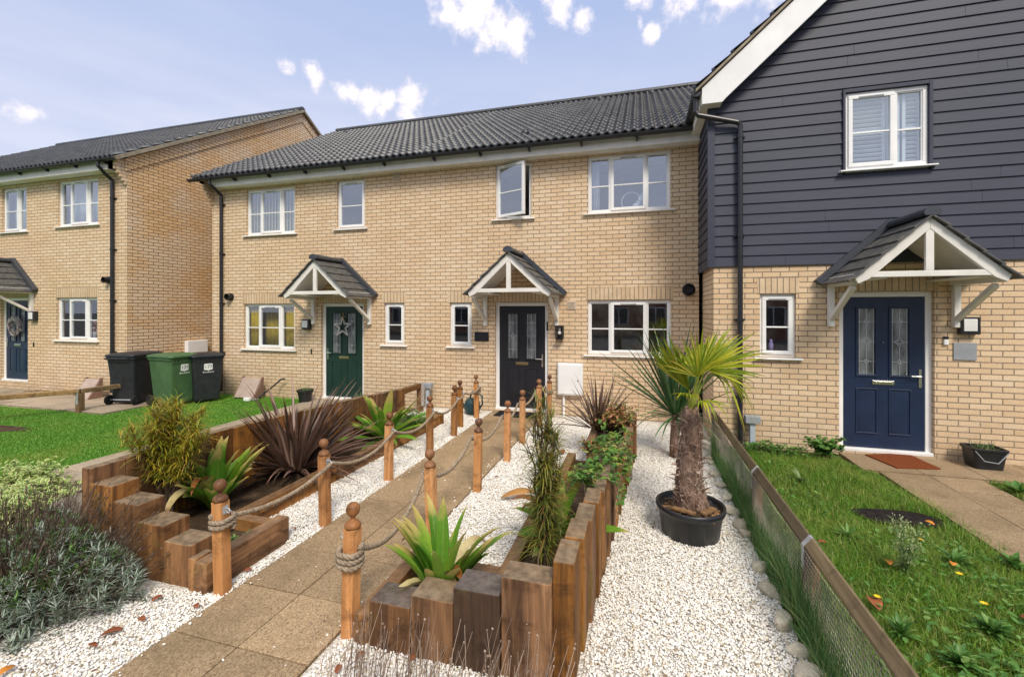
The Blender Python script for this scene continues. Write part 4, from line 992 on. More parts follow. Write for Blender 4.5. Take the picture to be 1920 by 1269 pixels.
sleeper(bedR, -.60, -.205, 5.40, 5.50, -.05, .36, 'sleeper_x'); sleeper(bedR, -.62, -.52, 5.502, 6.4, -.05, .34, 'sleeper_y'); sleeper(bedR, -.62, -.14, 6.402, 6.5, -.05, .42, 'sleeper_x')
sleeper(bedR, -1.495, -.90, 2.862, 2.96, -.05, .155, 'sleeper_x')
sleeper(bedR, -.898, -.80, 2.432, 4.0, -.05, .21, 'sleeper_y'); sleeper(bedR, -.83, -.73, 4.002, 5.398, -.05, .21, 'sleeper_y')
mound('soil', [(-1.496, 2.441), (-.90, 2.86)], .09, bedR); mound('soil', [(-.80, 2.431), (-.36, 5.38)], .14, bedR); mound('soil', [(-.52, 5.5), (-.15, 6.4)], .34, bedR)

# ------------------------------------------------------------------ rope posts and ropes
def post_proto():
    root = empty('rope_post', (0, 0, 0)); s = .039
    m = MB(); m.box(-s, s, -s, s, -.08, .628); m.build('post', M['post'], root, bevel=.004)
    m = MB(); m.lathe([(.036, .6285), (.047, .631), (.049, .640), (.046, .652), (.037, .664), (.024, .672), (.015, .677), (.014, .690), (.021, .698), (.036, .714), (.0425, .735), (.038, .756), (.024, .772), (.001, .778)], (0, 0, 0), 18)
    m.build('ball_finial', M['finial'], root, smooth=True)
    m = MB(); m.box(s + .001, s + .004, -.022, .022, .545, .60); m.tube([(s+.004, 0, .585), (s+.03, 0, .583), (s+.042, 0, .568), (s+.03, 0, .552), (s+.012, 0, .556)], .004, 6); m.build('rope_hook', M['galv'], root)
    return root
LP = [(-2.75, 2.40), (-2.725, 3.41), (-2.745, 4.50), (-2.737, 5.53), (-2.75, 6.38), (-2.855, 6.9), (-2.81, 7.55)]
RP = [(-1.662, 2.30), (-1.66, 3.40), (-1.665, 4.49), (-1.63, 5.5), (-1.635, 6.3), (-1.605, 7.35), (-1.555, 7.92)]
lbL = ['front wooden post left of the path, rope coiled round it beside the stepped blocks', 'second wooden ball-topped post on the left rope, in front of the spiky purple plant', 'third wooden ball-topped post on the left rope, right of the spiky purple plant', 'fourth wooden ball-topped post on the left rope, beside the far broad-leaved plant', 'fifth wooden ball-topped post on the left rope, first of the far close-set pair', 'sixth wooden ball-topped post on the left rope, behind the far close-set pair', 'last wooden post on the left rope by the watering can, rope end tied round it']
lbR = ['front wooden post right of the path, wound with thick rope ending in a frayed tail', 'second wooden ball-topped post on the right rope, behind the front broad-leaved plant', 'third wooden ball-topped post on the right rope, midway along the path', 'fourth wooden ball-topped post on the right rope, pale grain showing, left of the feathery conifer', 'fifth wooden ball-topped post on the right rope, in front of the black door', 'sixth wooden ball-topped post on the right rope, half hidden by the feathery conifer top', 'last wooden post on the right rope, nearest the white meter box']
proto = post_proto(); first = True
for (row, lbs, rz) in ((LP, lbL, 0), (RP, lbR, math.pi)):
    for (x, y), lb in zip(row, lbs):
        o = proto if first else copy_tree(proto); first = False
        o.location = (x, y, 0); o.rotation_euler = (random.uniform(-.024, .024), random.uniform(-.024, .024), rz + random.uniform(-.05, .05)); tag(o, lb, 'post', 'rope posts along the path')
M['rope'] = plain('weathered_rope', (.30, .235, .165), .9, .1, var=.35, scale=40, bump=.6, bscale=220)
def rope_strands(mb, pts, r=.017, pitch=.085):
    P = np.array(pts, float); seg = np.linalg.norm(np.diff(P, axis=0), axis=1); s = np.concatenate([[0], np.cumsum(seg)]); n = max(8, int(s[-1] / (pitch / 9)))
    q = np.linspace(0, s[-1], n); C = np.stack([np.interp(q, s, P[:, k]) for k in range(3)], 1)
    T = np.gradient(C, axis=0); T /= np.linalg.norm(T, axis=1)[:, None] + 1e-9
    A = np.cross(T, (0, 0, 1.)); bad = np.linalg.norm(A, axis=1) < .15; A[bad] = np.cross(T[bad], (1., 0, 0)); A /= np.linalg.norm(A, axis=1)[:, None]; B = np.cross(T, A)
    for k in range(3):
        ph = 2*np.pi*q/pitch + 2*np.pi*k/3; S_ = C + (A*np.cos(ph)[:, None] + B*np.sin(ph)[:, None]) * r * .52; mb.tube(S_.tolist(), r * .56, 6)
def span(a, b, sag, n=16):
    a, b = Vector(a), Vector(b); return [a.lerp(b, t) - Vector((0, 0, 4 * sag * t * (1 - t))) for t in [i / n for i in range(n)]]
def coil(x, y, z0, z1, turns, r=.062, a0=0, sgn=1):
    n = int(turns * 22); out = []
    for i in range(n + 1):
        t = i / n; a = a0 + sgn * 2 * math.pi * turns * t; q = r * (1.0 / max(abs(math.cos(a)), abs(math.sin(a)))) ** .45; out.append(Vector((x + q * math.cos(a), y + q * math.sin(a), z0 + (z1 - z0) * t)))
    return out
for (row, sg, sags, zc, lb) in ((LP, 1, (.11, .12, .12, .10, .03, .06), (.44, .53, 2.6), 'long grey-brown rope slung between the posts left of the path'), (RP, -1, (.17, .15, .13, .11, .10, .04), (.40, .52, 3.4), 'long grey-brown rope slung between the posts right of the path')):
    hx = .039 + .032; ropem = MB(); pts = coil(*row[0], zc[0], zc[1], zc[2], a0=.3 if sg > 0 else 2.6, sgn=sg)
    hooks = [Vector((x + sg * hx, y, .562)) for x, y in row]; start = pts[-1]
    for i in range(len(row) - 1):
        pts += span(start if i == 0 else hooks[i], hooks[i+1], sags[i])[(1 if i == 0 else 0):]
    pts += [hooks[-1]] + coil(*row[-1], .50, .45, 1.6, a0=0 if sg > 0 else math.pi, sgn=-sg)
    rope_strands(ropem, pts); 
    if sg < 0:
        for k in range(9):
            b = pts[0] + Vector((.0, 0, -.005)); dx = random.uniform(-.02, .05); ropem.tube([b, b + Vector((.04 + dx*.4, -.01, -.02)), b + Vector((.06 + dx, -.015 + random.uniform(-.02, .02), -.10 - random.random()*.04))], .003, 4)
    tag(ropem.build('rope', M['rope'], smooth=True), lb, 'rope')

# ------------------------------------------------------------------ low fences
fr = empty('wire_fence', (1.04, 4.2, 0), 'low grey timber rail fence hung with chicken wire beside the rough lawn', 'fence')
fx, zt = 1.045, .515
m = MB(); a, b = (fx, .9), (fx + .02, 6.92)
d45 = [(fx-.050, zt-.050), (fx-.012, zt), (fx-.002, zt), (fx+.034, zt-.045), (fx+.030, zt-.070), (fx-.046, zt-.075)]
for (y0, y1) in ((.9, 3.19), (3.194, 4.5), (4.504, 6.9)): m = MB(); m.prism(d45, 'y', y0, y1); m.build('rail', M['rail'], fr, bevel=.004)
for y in (1.75, 3.19, 4.5, 6.86):
    m = MB(); m.box(fx-.045, fx+.028, y-.045, y+.045, -.1, zt-.078); m.build('post', M['rail_post'], fr, bevel=.004)
for y in (3.19, 4.5):
    m = MB(); m.prism([(fx-.056, zt-.051), (fx-.013, zt+.004), (fx-.001, zt+.004), (fx+.038, zt-.046), (fx+.034, zt-.073), (fx+.031, zt-.073), (fx+.0355, zt-.045), (fx-.0015, zt+.0007), (fx-.0125, zt+.0007), (fx-.0535, zt-.05), (fx-.0535, zt-.20), (fx-.056, zt-.20)], 'y', y-.022, y+.022)
    m.build('steel_strap', M['galv'], fr)
w = MB(); hexw = .034; hh = .040; r = .0011
zz0, zz1 = .0, zt - .05; nrow = int((zz1 - zz0) / (hh * .75)); ncol = int(5.6 / hexw)
V = []; F = []
def wire(p, q, r=.0019):
    p, q = np.array(p), np.array(q); i = len(V); d = q - p; n1 = np.array((1., 0, 0)); n2 = np.cross(d, n1); n2 /= np.linalg.norm(n2) + 1e-9
    for e in (p, q):
        for (u, v) in ((-1, -.7), (1, -.7), (0, 1)): V.append(e + n1 * u * r + n2 * v * r)
    F.extend([(i, i+1, i+4, i+3), (i+1, i+2, i+5, i+4), (i+2, i, i+3, i+5)])
wx = fx - .0575; M['wire'] = plain('rusty_wire', (.40, .35, .29), .6, .3, .3, var=.4, scale=8)
for rr_ in range(nrow):
    z = zz0 + rr_ * hh * .75
    for c in range(ncol):
        y = 1.25 + c * hexw + (hexw / 2 if rr_ % 2 else 0)
        wob = .004 * math.sin(y * 7 + z * 9)
        wire((wx + wob, y, z), (wx + wob, y, z + hh * .5)); wire((wx + wob, y, z + hh * .5), (wx + wob, y + hexw / 2, z + hh * .75)); wire((wx + wob, y, z + hh * .5), (wx + wob, y - hexw / 2, z + hh * .75))
big('chicken_wire', np.array(V), np.array(F), M['wire'], fr)

fl = empty('knee_rail', (-10.0, 5.8, 0), 'low brown timber knee rail crossing the lawn in front of the bins', 'fence')
A = G(0, 745, .40); B = G(150, 733, .40); C_ = G(268, 718, .40)
d1 = (B - A).normalized()
for (p, q) in ((A - d1 * 2.5, B - d1*.003), (B + (C_-B).normalized()*.003, B + (C_ - B) * 1.0)):
    m = MB(); m.bar(p, q, .095, .085); m.build('rail', M['rail_x'], fl, bevel=.012)
m = MB(); m.box(B.x-.05, B.x+.05, B.y-.05, B.y+.05, -.1, .355); m.build('post', M['rail_post'], fl, bevel=.005)
m = MB(); m.box(B.x-.03, B.x+.03, B.y-.054, B.y-.051, .16, .44); m.box(B.x-.03, B.x+.03, B.y-.054, B.y+.045, .4405, .4435); m.build('steel_strap', M['galv'], fl)
# ------------------------------------------------------------------ plants
Y_GREEN = [(0, (.05, .16, .012)), (.5, (.10, .26, .02)), (1, (.20, .36, .03))]
M['aspi'] = leafmat('broad_leaf', [(0, (.07, .22, .02)), (.5, (.17, .38, .035)), (1, (.36, .54, .06))], tip=(.62, .50, .16), tipmin=.74, veins=True, trans=.35, rough=.55, spec=.3, midrib=(.25, .38, .08))
M['aspi_dead'] = leafmat('withered_leaf', [(0, (.60, .50, .22)), (.5, (.66, .55, .33)), (1, (.70, .62, .45))], tip=(.32, .12, .03), tipmin=.45, trans=.25)
M['phorm'] = leafmat('bronze_sword_leaf', [(0, (.045, .04, .022)), (.35, (.095, .07, .045)), (.7, (.17, .105, .075)), (.9, (.30, .19, .15)), (1, (.44, .33, .25))], tip=(.30, .15, .10), veins=True, tipmin=.85, trans=.12, edge=(.16, .085, .065), rough=.38, spec=.5)
M['cordy_dark'] = leafmat('dark_green_sword_leaf', [(0, (.025, .08, .025)), (.6, (.055, .14, .042)), (.9, (.11, .22, .06)), (1, (.28, .36, .09))], tip=(.35, .28, .12), tipmin=.9, trans=.15, rough=.38, spec=.5)
M['palm'] = leafmat('yellow_green_palm_leaf', [(0, (.17, .27, .016)), (.5, (.34, .41, .022)), (.85, (.52, .52, .03)), (1, (.60, .52, .08))], tip=(.30, .19, .04), tipmin=.93, trans=.35, rough=.4)
M['thread'] = leafmat('thread_foliage', [(0, (.10, .14, .018)), (.3, (.22, .27, .025)), (.55, (.46, .42, .035)), (.78, (.62, .44, .04)), (.92, (.36, .20, .05)), (1, (.18, .09, .035))], trans=.3)
M['thread_dark'] = leafmat('dark_thread_foliage', [(0, (.07, .10, .02)), (.4, (.16, .19, .03)), (.7, (.32, .30, .04)), (.88, (.28, .17, .06)), (1, (.12, .07, .04))], trans=.25)
M['nandina'] = leafmat('reddening_leaf', [(0, (.09, .19, .035)), (.3, (.22, .28, .07)), (.5, (.38, .25, .09)), (.75, (.48, .19, .09)), (1, (.58, .29, .17))], trans=.3)
M['ivy'] = leafmat('ivy_leaf', [(0, (.035, .12, .018)), (.6, (.10, .24, .03)), (.88, (.26, .36, .055)), (1, (.44, .28, .09))], trans=.25, midrib=(.2, .3, .1))
M['lav'] = leafmat('lavender_leaf', [(0, (.13, .19, .11)), (.35, (.25, .33, .22)), (.7, (.42, .50, .40)), (1, (.60, .66, .60))], trans=.2, rough=.7)
M['lav_green'] = leafmat('fresh_lavender_leaf', [(0, (.06, .15, .025)), (.6, (.11, .24, .04)), (1, (.2, .34, .08))], trans=.25, rough=.6)
M['stem'] = island('dry_stem', [(0, (.14, .09, .065)), (.5, (.27, .19, .14)), (1, (.44, .34, .26))], .8)
M['stem_dark'] = island('dark_twig', [(0, (.05, .032, .022)), (.6, (.11, .075, .055)), (1, (.20, .15, .11))], .85)
M['euon'] = leafmat('variegated_leaf', [(0, (.10, .24, .04)), (.5, (.18, .34, .06)), (1, (.30, .42, .09))], edge=(.80, .78, .36), trans=.25)
M['weed'] = leafmat('weed_leaf', [(0, (.06, .17, .03)), (.6, (.12, .28, .05)), (1, (.24, .38, .10))], trans=.3, midrib=(.2, .32, .1))
M['weed_pale'] = leafmat('pale_weed_leaf', [(0, (.10, .20, .05)), (.6, (.2, .29, .10)), (1, (.36, .38, .2))], trans=.3)
M['yellow'] = plain('yellow_petal', (.75, .52, .02), .6)
M['fluff'] = plain('seed_fluff', (.42, .46, .24), .9)

def wide(t): return max(.05, math.sin(math.pi * min(1, (.06 + t * .94))) ** .75)
def sword(t): return (.75 + .5 * t) if t < .3 else max(.03, .9 * (1 - ((t - .3) / .7) ** 1.8) + .02)
def thing_plant(name, loc, label, cat, group=None): return empty(name, loc, label, cat, group)
def rnd(a, b): return random.uniform(a, b)

def sword_plant(name, loc, label, n, L, wd, mat, elmin=.05, elmax=1.5, droop=(.2, 1.0), rad=.07, dead=0, azr=(0, 2*math.pi), cat='plant', group=None):
    r = empty(name, loc, label, cat, group); m = MB()
    for i in range(n):
        az = rnd(*azr); el = elmin + (elmax - elmin) * rnd(0, 1) ** .75; l = L * rnd(.62, 1.05) * (.8 + .2 * math.sin(el)); q = rad * math.sqrt(random.random())
        m.leaf((loc[0] + q*math.cos(az), loc[1] + q*math.sin(az), loc[2] + .02), az, el, l, wd * rnd(.7, 1.15), rnd(*droop) * (1.1 - .5 * el / 1.5), 8, rnd(.22, .5), sword, rnd(-.5, .5), rnd(-.15, .15))
    m.build('foliage', mat, r, smooth=True); return r
sword_plant('flax_plant', (-3.80, 4.25, .09), 'large spiky purple-brown flax in the left bed in front of the green door', 165, 1.12, .052, M['phorm'], .02, 1.4, (.1, .8), .15)
sword_plant('flax_plant', (-.52, 6.0, .34), 'smaller spiky purple-brown flax in the far right bed below the meter box', 62, .82, .034, M['phorm'], .1, 1.4, (.05, .5), .08)

def broad_plant(loc, label, n, L, wd, dead, elr=(.55, 1.4), lean=0, seed=0, group='broad-leaved plants in the sleeper beds'):
    random.seed(seed); r = empty('broad_leaved_plant', loc, label, 'plant', group); m = MB()
    for i in range(n):
        az = rnd(0, 2*math.pi); el = rnd(*elr); l = L * rnd(.6, 1.08); q = .05 * math.sqrt(random.random())
        m.leaf((loc[0] + q*math.cos(az), loc[1] + q*math.sin(az), loc[2]), az, el, l, wd * rnd(.75, 1.1), rnd(.1, .7), 10, rnd(.12, .35), lambda t: .22 + .1*t if t < .18 else wide((t - .18) / .82 * .93 + .07), rnd(-.4, .4), rnd(-.2, .2))
    m.build('foliage', M['aspi'], r, smooth=True)
    if dead:
        m = MB()
        for i in range(dead):
            az = rnd(0, 2*math.pi); l = L * rnd(.75, 1.05)
            m.leaf((loc[0], loc[1], loc[2]), az, rnd(.9, 1.3), l, wd * rnd(.6, .9), rnd(1.6, 3.2), 12, rnd(.2, .5), wide, rnd(-.6, .6), rnd(-.3, .3))
        m.build('withered_leaves', M['aspi_dead'], r, smooth=True)
    return r
broad_plant((-3.82, 3.25, .09), 'broad-leaved plant with yellow-tipped leaves in the left bed behind the stepped blocks', 32, .66, .135, 3, (.6, 1.5), seed=4)
broad_plant((-3.53, 5.65, .09), 'broad-leaved plant at the far end of the left bed behind the third post', 34, .78, .12, 2, (.15, 1.4), seed=9)
broad_plant((-1.21, 2.62, .08), 'broad-leaved plant with withered cream leaves in the front corner of the right bed', 26, .62, .085, 7, (.95, 1.52), seed=15)
broad_plant((-.62, 3.55, .14), 'broad-leaved plant half hidden behind the feathery conifer in the right bed', 18, .55, .13, 2, (.1, 1.3), seed=23)
random.seed(31)

def thread_shrub(loc, label, H, base, spread, mat, n, levels, dens, drp=1.0):
    r = empty('thread_leaf_conifer', loc, label, 'shrub', None); x0, y0, z0 = loc
    t = MB(); ends = []
    for i in range(n):
        az = rnd(0, 2*math.pi); rr = spread * rnd(.1, .95); h = H * rnd(.72, 1.0) * (1 - .30 * rr / spread)
        p = []; 
        for k in range(7):
            f = k / 6; p.append(Vector((x0 + math.cos(az) * (rr * f ** 1.5 + .025 * rnd(-1, 1)), y0 + math.sin(az) * (rr * f ** 1.5 + .025 * rnd(-1, 1)), z0 + h * f)))
        t.tube(p, [.011 * (1 - .75 * k / 6) for k in range(7)], 5); ends.append((p, az))
    t.build('stem', M['stem_dark'], r)
    m = MB()
    for (p, az) in ends:
        for k in range(dens):
            f = base + (1 - base) * random.random() ** .8; j = f * 6; i = min(5, int(j)); q = p[i].lerp(p[i+1], j - i)
            a = rnd(0, 2*math.pi); L = rnd(.09, .22) * (1.25 - .4 * f)
            for s in range(4):
                m.leaf(q + Vector((rnd(-.02, .02), rnd(-.02, .02), rnd(-.02, .02))), a + rnd(-.9, .9), rnd(-.2, 1.2), L * rnd(.6, 1.2), rnd(.005, .0095), rnd(.6, 2.2) * drp, 4, 0, lambda t: 1 - .5 * t, 0, rnd(-.8, .8))
    m.build('foliage', mat, r); return r
thread_shrub((-3.92, 2.90, .09), 'bushy yellow-green thread-leaf conifer behind the stepped blocks of the left bed', 1.30, .42, .40, M['thread'], 22, 1, 62)
thread_shrub((-.585, 2.85, .14), 'tall thin thread-leaf conifer with bare lower stems in the right bed', 1.46, .20, .125, M['thread_dark'], 16, 1, 32, .8)

def leafy(loc, label, name, cat, n, R_, mat, size, asp=.6, stems=30, zflat=.8, el=(-.3, .9), stemmat='stem_dark', hang=False, group=None, outer=True):
    r = empty(name, loc, label, cat, group); m = MB(); t = MB(); x, y, z = loc
    for i in range(stems):
        az = rnd(0, 2*math.pi); e = rnd(.2, 1.4); L = rnd(.55, 1.0)
        tip = Vector((x + R_[0]*L*math.cos(az)*math.cos(e), y + R_[1]*L*math.sin(az)*math.cos(e), z + R_[2]*L*math.sin(e)))
        t.tube([Vector((x + .1*R_[0]*math.cos(az), y + .1*R_[1]*math.sin(az), z - .02)), Vector((x, y, z)).lerp(tip, .5) + Vector((0, 0, .03)), tip], [.004, .003, .0015], 4)
        for k in range(n // stems):
            f = .25 + .75 * random.random() ** .6; q = Vector((x, y, z)).lerp(tip, f) + Vector((rnd(-1, 1), rnd(-1, 1), rnd(-.6, 1))) * (.05 * (R_[0] + R_[1]))
            l = size * rnd(.6, 1.2); m.leaf(q, rnd(0, 2*math.pi), rnd(*el), l, l * asp, rnd(.1, .8), 4, rnd(0, .25), wide, rnd(-.6, .6))
    t.build('stem', M[stemmat], r); m.build('foliage', mat, r, smooth=True); return r
leafy((-.28, 5.95, .38), 'low bush of reddish bronze leaves spilling over the far end of the right bed', 'nandina_bush', 'shrub', 1100, (.42, .55, .40), M['nandina'], .062, .45, 55, el=(-.6, .9))
leafy((-.56, 5.42, .22), 'small reddish-leaved sprig hanging over the inner edge of the right bed', 'nandina_sprig', 'plant', 190, (.22, .22, .24), M['nandina'], .055, .45, 16, el=(-.6, .8))
# ivy on the tall plank side of the right bed, trailing over it
r = empty('trailing_ivy', (-.30, 4.25, .6), 'green ivy trailing over the tall plank side of the right bed', 'plant'); m = MB(); t = MB()
def heart(t_): return .95 if t_ < .25 else max(.03, 1.0 * (1 - (t_ - .25) / .75) ** .8)
for i in range(52):
    yb_ = rnd(3.35, 4.75); p0 = Vector((-.44 + (yb_ - 2.29)*.077 - .02, yb_, .50)); p1 = p0 + Vector((rnd(-.10, .10), rnd(-.12, .12), rnd(.10, .20)))
    over = random.random() < .42
    p2 = p1 + (Vector((rnd(.12, .2), rnd(-.1, .1), rnd(-.03, .05))) if over else Vector((rnd(-.18, .1), rnd(-.15, .15), rnd(-.12, .08)))); ptsv = [p0, p1, p2]
    if over: ptsv.append(Vector((-.275 + (p2.y - 2.29)*.077 + rnd(0, .03), p2.y + rnd(-.05, .05), .58 - rnd(.05, .38))))
    t.tube(ptsv, .0022, 4)
    for k in range(15):
        j = rnd(.4, len(ptsv) - 1.001); q = ptsv[int(j)].lerp(ptsv[int(j)+1], j - int(j)) + Vector((rnd(.0, .02), rnd(-.02, .02), rnd(-.01, .03)))
        l = rnd(.03, .06); m.leaf(q, rnd(0, 6.28), rnd(-.9, .6), l, l * .85, rnd(.2, .8), 4, rnd(-.1, .25), heart, rnd(-.4, .4))
t.build('stem', M['stem'], r); m.build('foliage', M['ivy'], r, smooth=True)
# ground cover in the right bed and feathery green clumps of the left bed
leafy((-.62, 2.62, .13), 'mossy green ground cover at the foot of the tall thin conifer', 'ground_cover', 'plant', 700, (.16, .14, .10), M['thread_dark'], .05, .12, 40, el=(-.2, 1.2))
leafy((-3.12, 2.72, .07), 'low white-edged green clump in the small front pocket of the left bed', 'ground_cover', 'plant', 420, (.14, .16, .10), M['weed'], .035, .5, 24)
leafy((-3.06, 2.93, .06), 'tiny pale green sprig beside the cross sleeper of the left bed', 'ground_cover', 'plant', 130, (.09, .07, .07), M['weed_pale'], .03, .6, 12)
leafy((-3.38, 6.35, .09), 'feathery green clump spilling over the far edge of the left bed', 'feathery_plant', 'plant', 1500, (.34, .5, .26), M['weed'], .085, .1, 60, el=(-.5, 1.0))

# lavender: dome of grey-green rosettes with dry flower stalks
def lavender(loc, label, R_, n, nst, seed):
    random.seed(seed); r = empty('lavender_bush', loc, label, 'shrub'); m = MB(); g = MB(); t = MB(); x, y, z = loc
    for i in range(n):
        az = rnd(0, 2*math.pi); u = random.random(); e = math.asin(u ** .85); k = rnd(.72, 1.0) * (1 + .13*math.sin(az*3+1) + .08*math.sin(az*7))
        d = Vector((math.cos(az)*math.cos(e), math.sin(az)*math.cos(e), math.sin(e))); c = Vector((x + d.x*R_[0]*k, y + d.y*R_[1]*k, z + d.z*R_[2]*k))
        low = d.z < .55; green = (not low) and random.random() < .5
        mm = g if green else m; nl = random.randint(11, 18)
        for q in range(nl):
            a = rnd(0, 2*math.pi); el = rnd(-.1, 1.3); ll = rnd(.035, .07) * (1.15 if low else .9)
            mm.leaf(c + Vector((0, 0, rnd(-.05, .02))), a, el, ll, rnd(.005, .0085), rnd(.1, .7), 3, .15, wide)
        t.tube([Vector((x + d.x*R_[0]*.25, y + d.y*R_[1]*.25, z + .03)), c], [.005, .003], 4)
    for i in range(nst):
        az = rnd(0, 2*math.pi); u = random.random(); e = math.asin(u ** .7); d = Vector((math.cos(az)*math.cos(e), math.sin(az)*math.cos(e), math.sin(e)))
        c = Vector((x + d.x*R_[0]*.85, y + d.y*R_[1]*.85, z + d.z*R_[2]*.85)); dd = (d + Vector((.25, .05, .55))).normalized(); L = rnd(.13, .34)
        p1 = c + dd * L * .6 + Vector((rnd(-.02, .02), rnd(-.02, .02), 0)); p2 = c + dd * L + Vector((rnd(-.03, .03), rnd(-.03, .03), 0)); t.tube([c, p1, p2], [.0018, .0016, .0015], 3)
        p3 = p2 + (p2 - p1).normalized() * rnd(.015, .035); t.tube([p2, (p2 + p3)/2, p3], [.0016, .0042, .0012], 4)
    t.build('stem', M['stem_dark'], r); m.build('grey_foliage', M['lav'], r, smooth=True); g.build('green_foliage', M['lav_green'], r, smooth=True); return r
lavender((-3.92, 1.98, -.02), 'big round grey-green lavender bush at bottom left beside the stepped blocks', (.68, .60, .47), 1250, 1250, 5)
random.seed(77)
# dry stalks at the front
r = empty('dry_lavender', (-.9, 1.86, 0), 'tuft of bare brown lavender stalks in front of the right bed', 'plant'); t = MB()
for i in range(210):
    x = rnd(-1.42, -.34); y = 1.84 + rnd(-.14, .14); h = rnd(.26, .46) * (1.22 if x > -.95 and random.random() < .22 else 1); lx = rnd(-.05, .10) + (x + .9) * .07
    p = [Vector((x, y, -.01)), Vector((x + lx*.4, y + rnd(-.02, .05), h*.55)), Vector((x + lx + rnd(-.015, .015), y + rnd(0, .10), h))]; t.tube(p, [.0022, .0018, .0013], 4)
    if random.random() < .5:
        q = p[1].lerp(p[2], .3); e = q + Vector((rnd(-.04, .04), rnd(-.02, .04), rnd(.03, .08))); t.tube([q, e], [.0014, .001], 3)
    if random.random() < .35: t.sphere(p[2], rnd(.003, .0065), 6, 4)
t.build('stalks', M['stem'], r)
m = MB()
for i in range(420):
    x = rnd(-1.4, -.38); y = 1.70 + rnd(-.14, .06); m.leaf((x, y, rnd(0, .05)), rnd(0, 6.28), rnd(.2, 1.4), rnd(.04, .08), .005, rnd(.2, 1), 3, .1, wide)
m.build('foliage', M['lav'], r, smooth=True)

leafy((-5.55, 2.55, 0), 'low spreading bush of cream-edged variegated leaves beside the lavender', 'variegated_bush', 'shrub', 3000, (1.15, .62, .30), M['euon'], .055, .62, 150, el=(-.5, .8))
leafy((-6.3, 3.2, .0), 'low variegated bush against the edge of the lawn at far left', 'variegated_bush', 'shrub', 1500, (.85, .40, .30), M['euon'], .055, .62, 90, el=(-.5, .8))

# potted palm
pr = empty('potted_palm', (.43, 4.15, 0), 'small fan palm with a hairy brown trunk and yellow-green fronds in a black tub', 'palm')
px, py = .43, 4.15
m = MB(); m.lathe([(.225, 0), (.235, .01), (.262, .20), (.272, .205), (.285, .235), (.285, .262), (.272, .268), (.262, .262), (.258, .235), (.25, .21)], (px, py, -.004), 40, 1.0, 1.02)
m.build('tub', M['black'], pr, smooth=True)
m = MB(); m.lathe([(.25, .19), (.25, .205), (.18, .222), (.08, .235), (.002, .24)], (px, py, -.004), 28); so_ = m.build('compost', M['earth'], pr, smooth=True)
m = MB()
for i in range(60):
    a = rnd(0, 6.28); q = rnd(.09, .24); c = Vector((px + q*math.cos(a), py + q*math.sin(a), .222 - .05*q)); d = Vector((rnd(-1, 1), rnd(-1, 1), rnd(-.1, .25))).normalized() * rnd(.02, .055); m.bar(c - d, c + d, rnd(.012, .03), rnd(.006, .014))
for (a, b) in (((-.15, -.10), (.02, -.19)), ((.08, -.16), (.19, -.04))): m.bar((px+a[0], py+a[1], .245), (px+b[0], py+b[1], .25), .05, .022)
m.build('bark_chips', plain('bark_chip', (.24, .14, .07), .9, .1, var=.5, scale=30), so_, bevel=.003)
def fibre():
    t = NT('palm_trunk_fibre'); c = t.coord('Object', (30, 30, 7)); col = t.ramp(t.noise(c, 1, 7, .7), [(.3, (.08, .048, .034)), (.5, (.23, .145, .105)), (.7, (.46, .34, .265))]); t.bump(t.noise(c, 2, 6), 1, .02); return t.fin(col, .9, .1)
M['fibre'] = fibre()
m = MB(); prof = [(.125, .21), (.135, .27), (.125, .34), (.108, .42), (.104, .52), (.098, .60), (.092, .70), (.088, .78), (.090, .86), (.086, .93), (.074, 1.0), (.055, 1.06), (.03, 1.10)]
loops = []
for (rr_, z) in prof:
    rr_ *= .96; loops.append([(px + .012*math.sin(z*9) + rr_*math.cos(t)*(1+.16*math.sin(5*t+z*31)+.07*math.sin(9*t-z*60)), py + rr_*math.sin(t)*(1+.10*math.sin(4*t+z*23)), z) for t in np.linspace(0, 2*np.pi, 25)[:-1]])
m.loft(loops); tr = m.build('trunk', M['fibre'], pr, smooth=True)
m = MB()
prof = [(a * .94, b) for a, b in prof]
for i in range(2400):
    z = rnd(.25, 1.06); a = rnd(0, 6.28); rr_ = float(np.interp(z, [p[1] for p in prof], [p[0] for p in prof])); c = Vector((px + rr_*math.cos(a), py + rr_*math.sin(a), z))
    m.leaf(c, a + rnd(.9, 1.6) * random.choice((-1, 1)), rnd(-1.0, 1.0), rnd(.03, .085), rnd(.003, .006), rnd(-.4, 1.4), 3, 0, lambda t: 1 - .6*t)
for i in range(70):
    z = rnd(.28, .98); a = rnd(0, 6.28); rr_ = float(np.interp(z, [p[1] for p in prof], [p[0] for p in prof])) * .94; c = Vector((px + rr_*math.cos(a), py + rr_*math.sin(a), z))
    m.leaf(c, a + rnd(-.4, .4), rnd(.3, 1.2), rnd(.05, .12), rnd(.02, .04), rnd(.3, 1.6), 5, .3, lambda t: 1 - .35*t, rnd(-.6, .6))
m.build('fibres', leafmat('trunk_fibre_strands', [(0, (.11, .065, .045)), (.5, (.33, .22, .165)), (1, (.62, .50, .40))], trans=.05, rough=.9), tr)
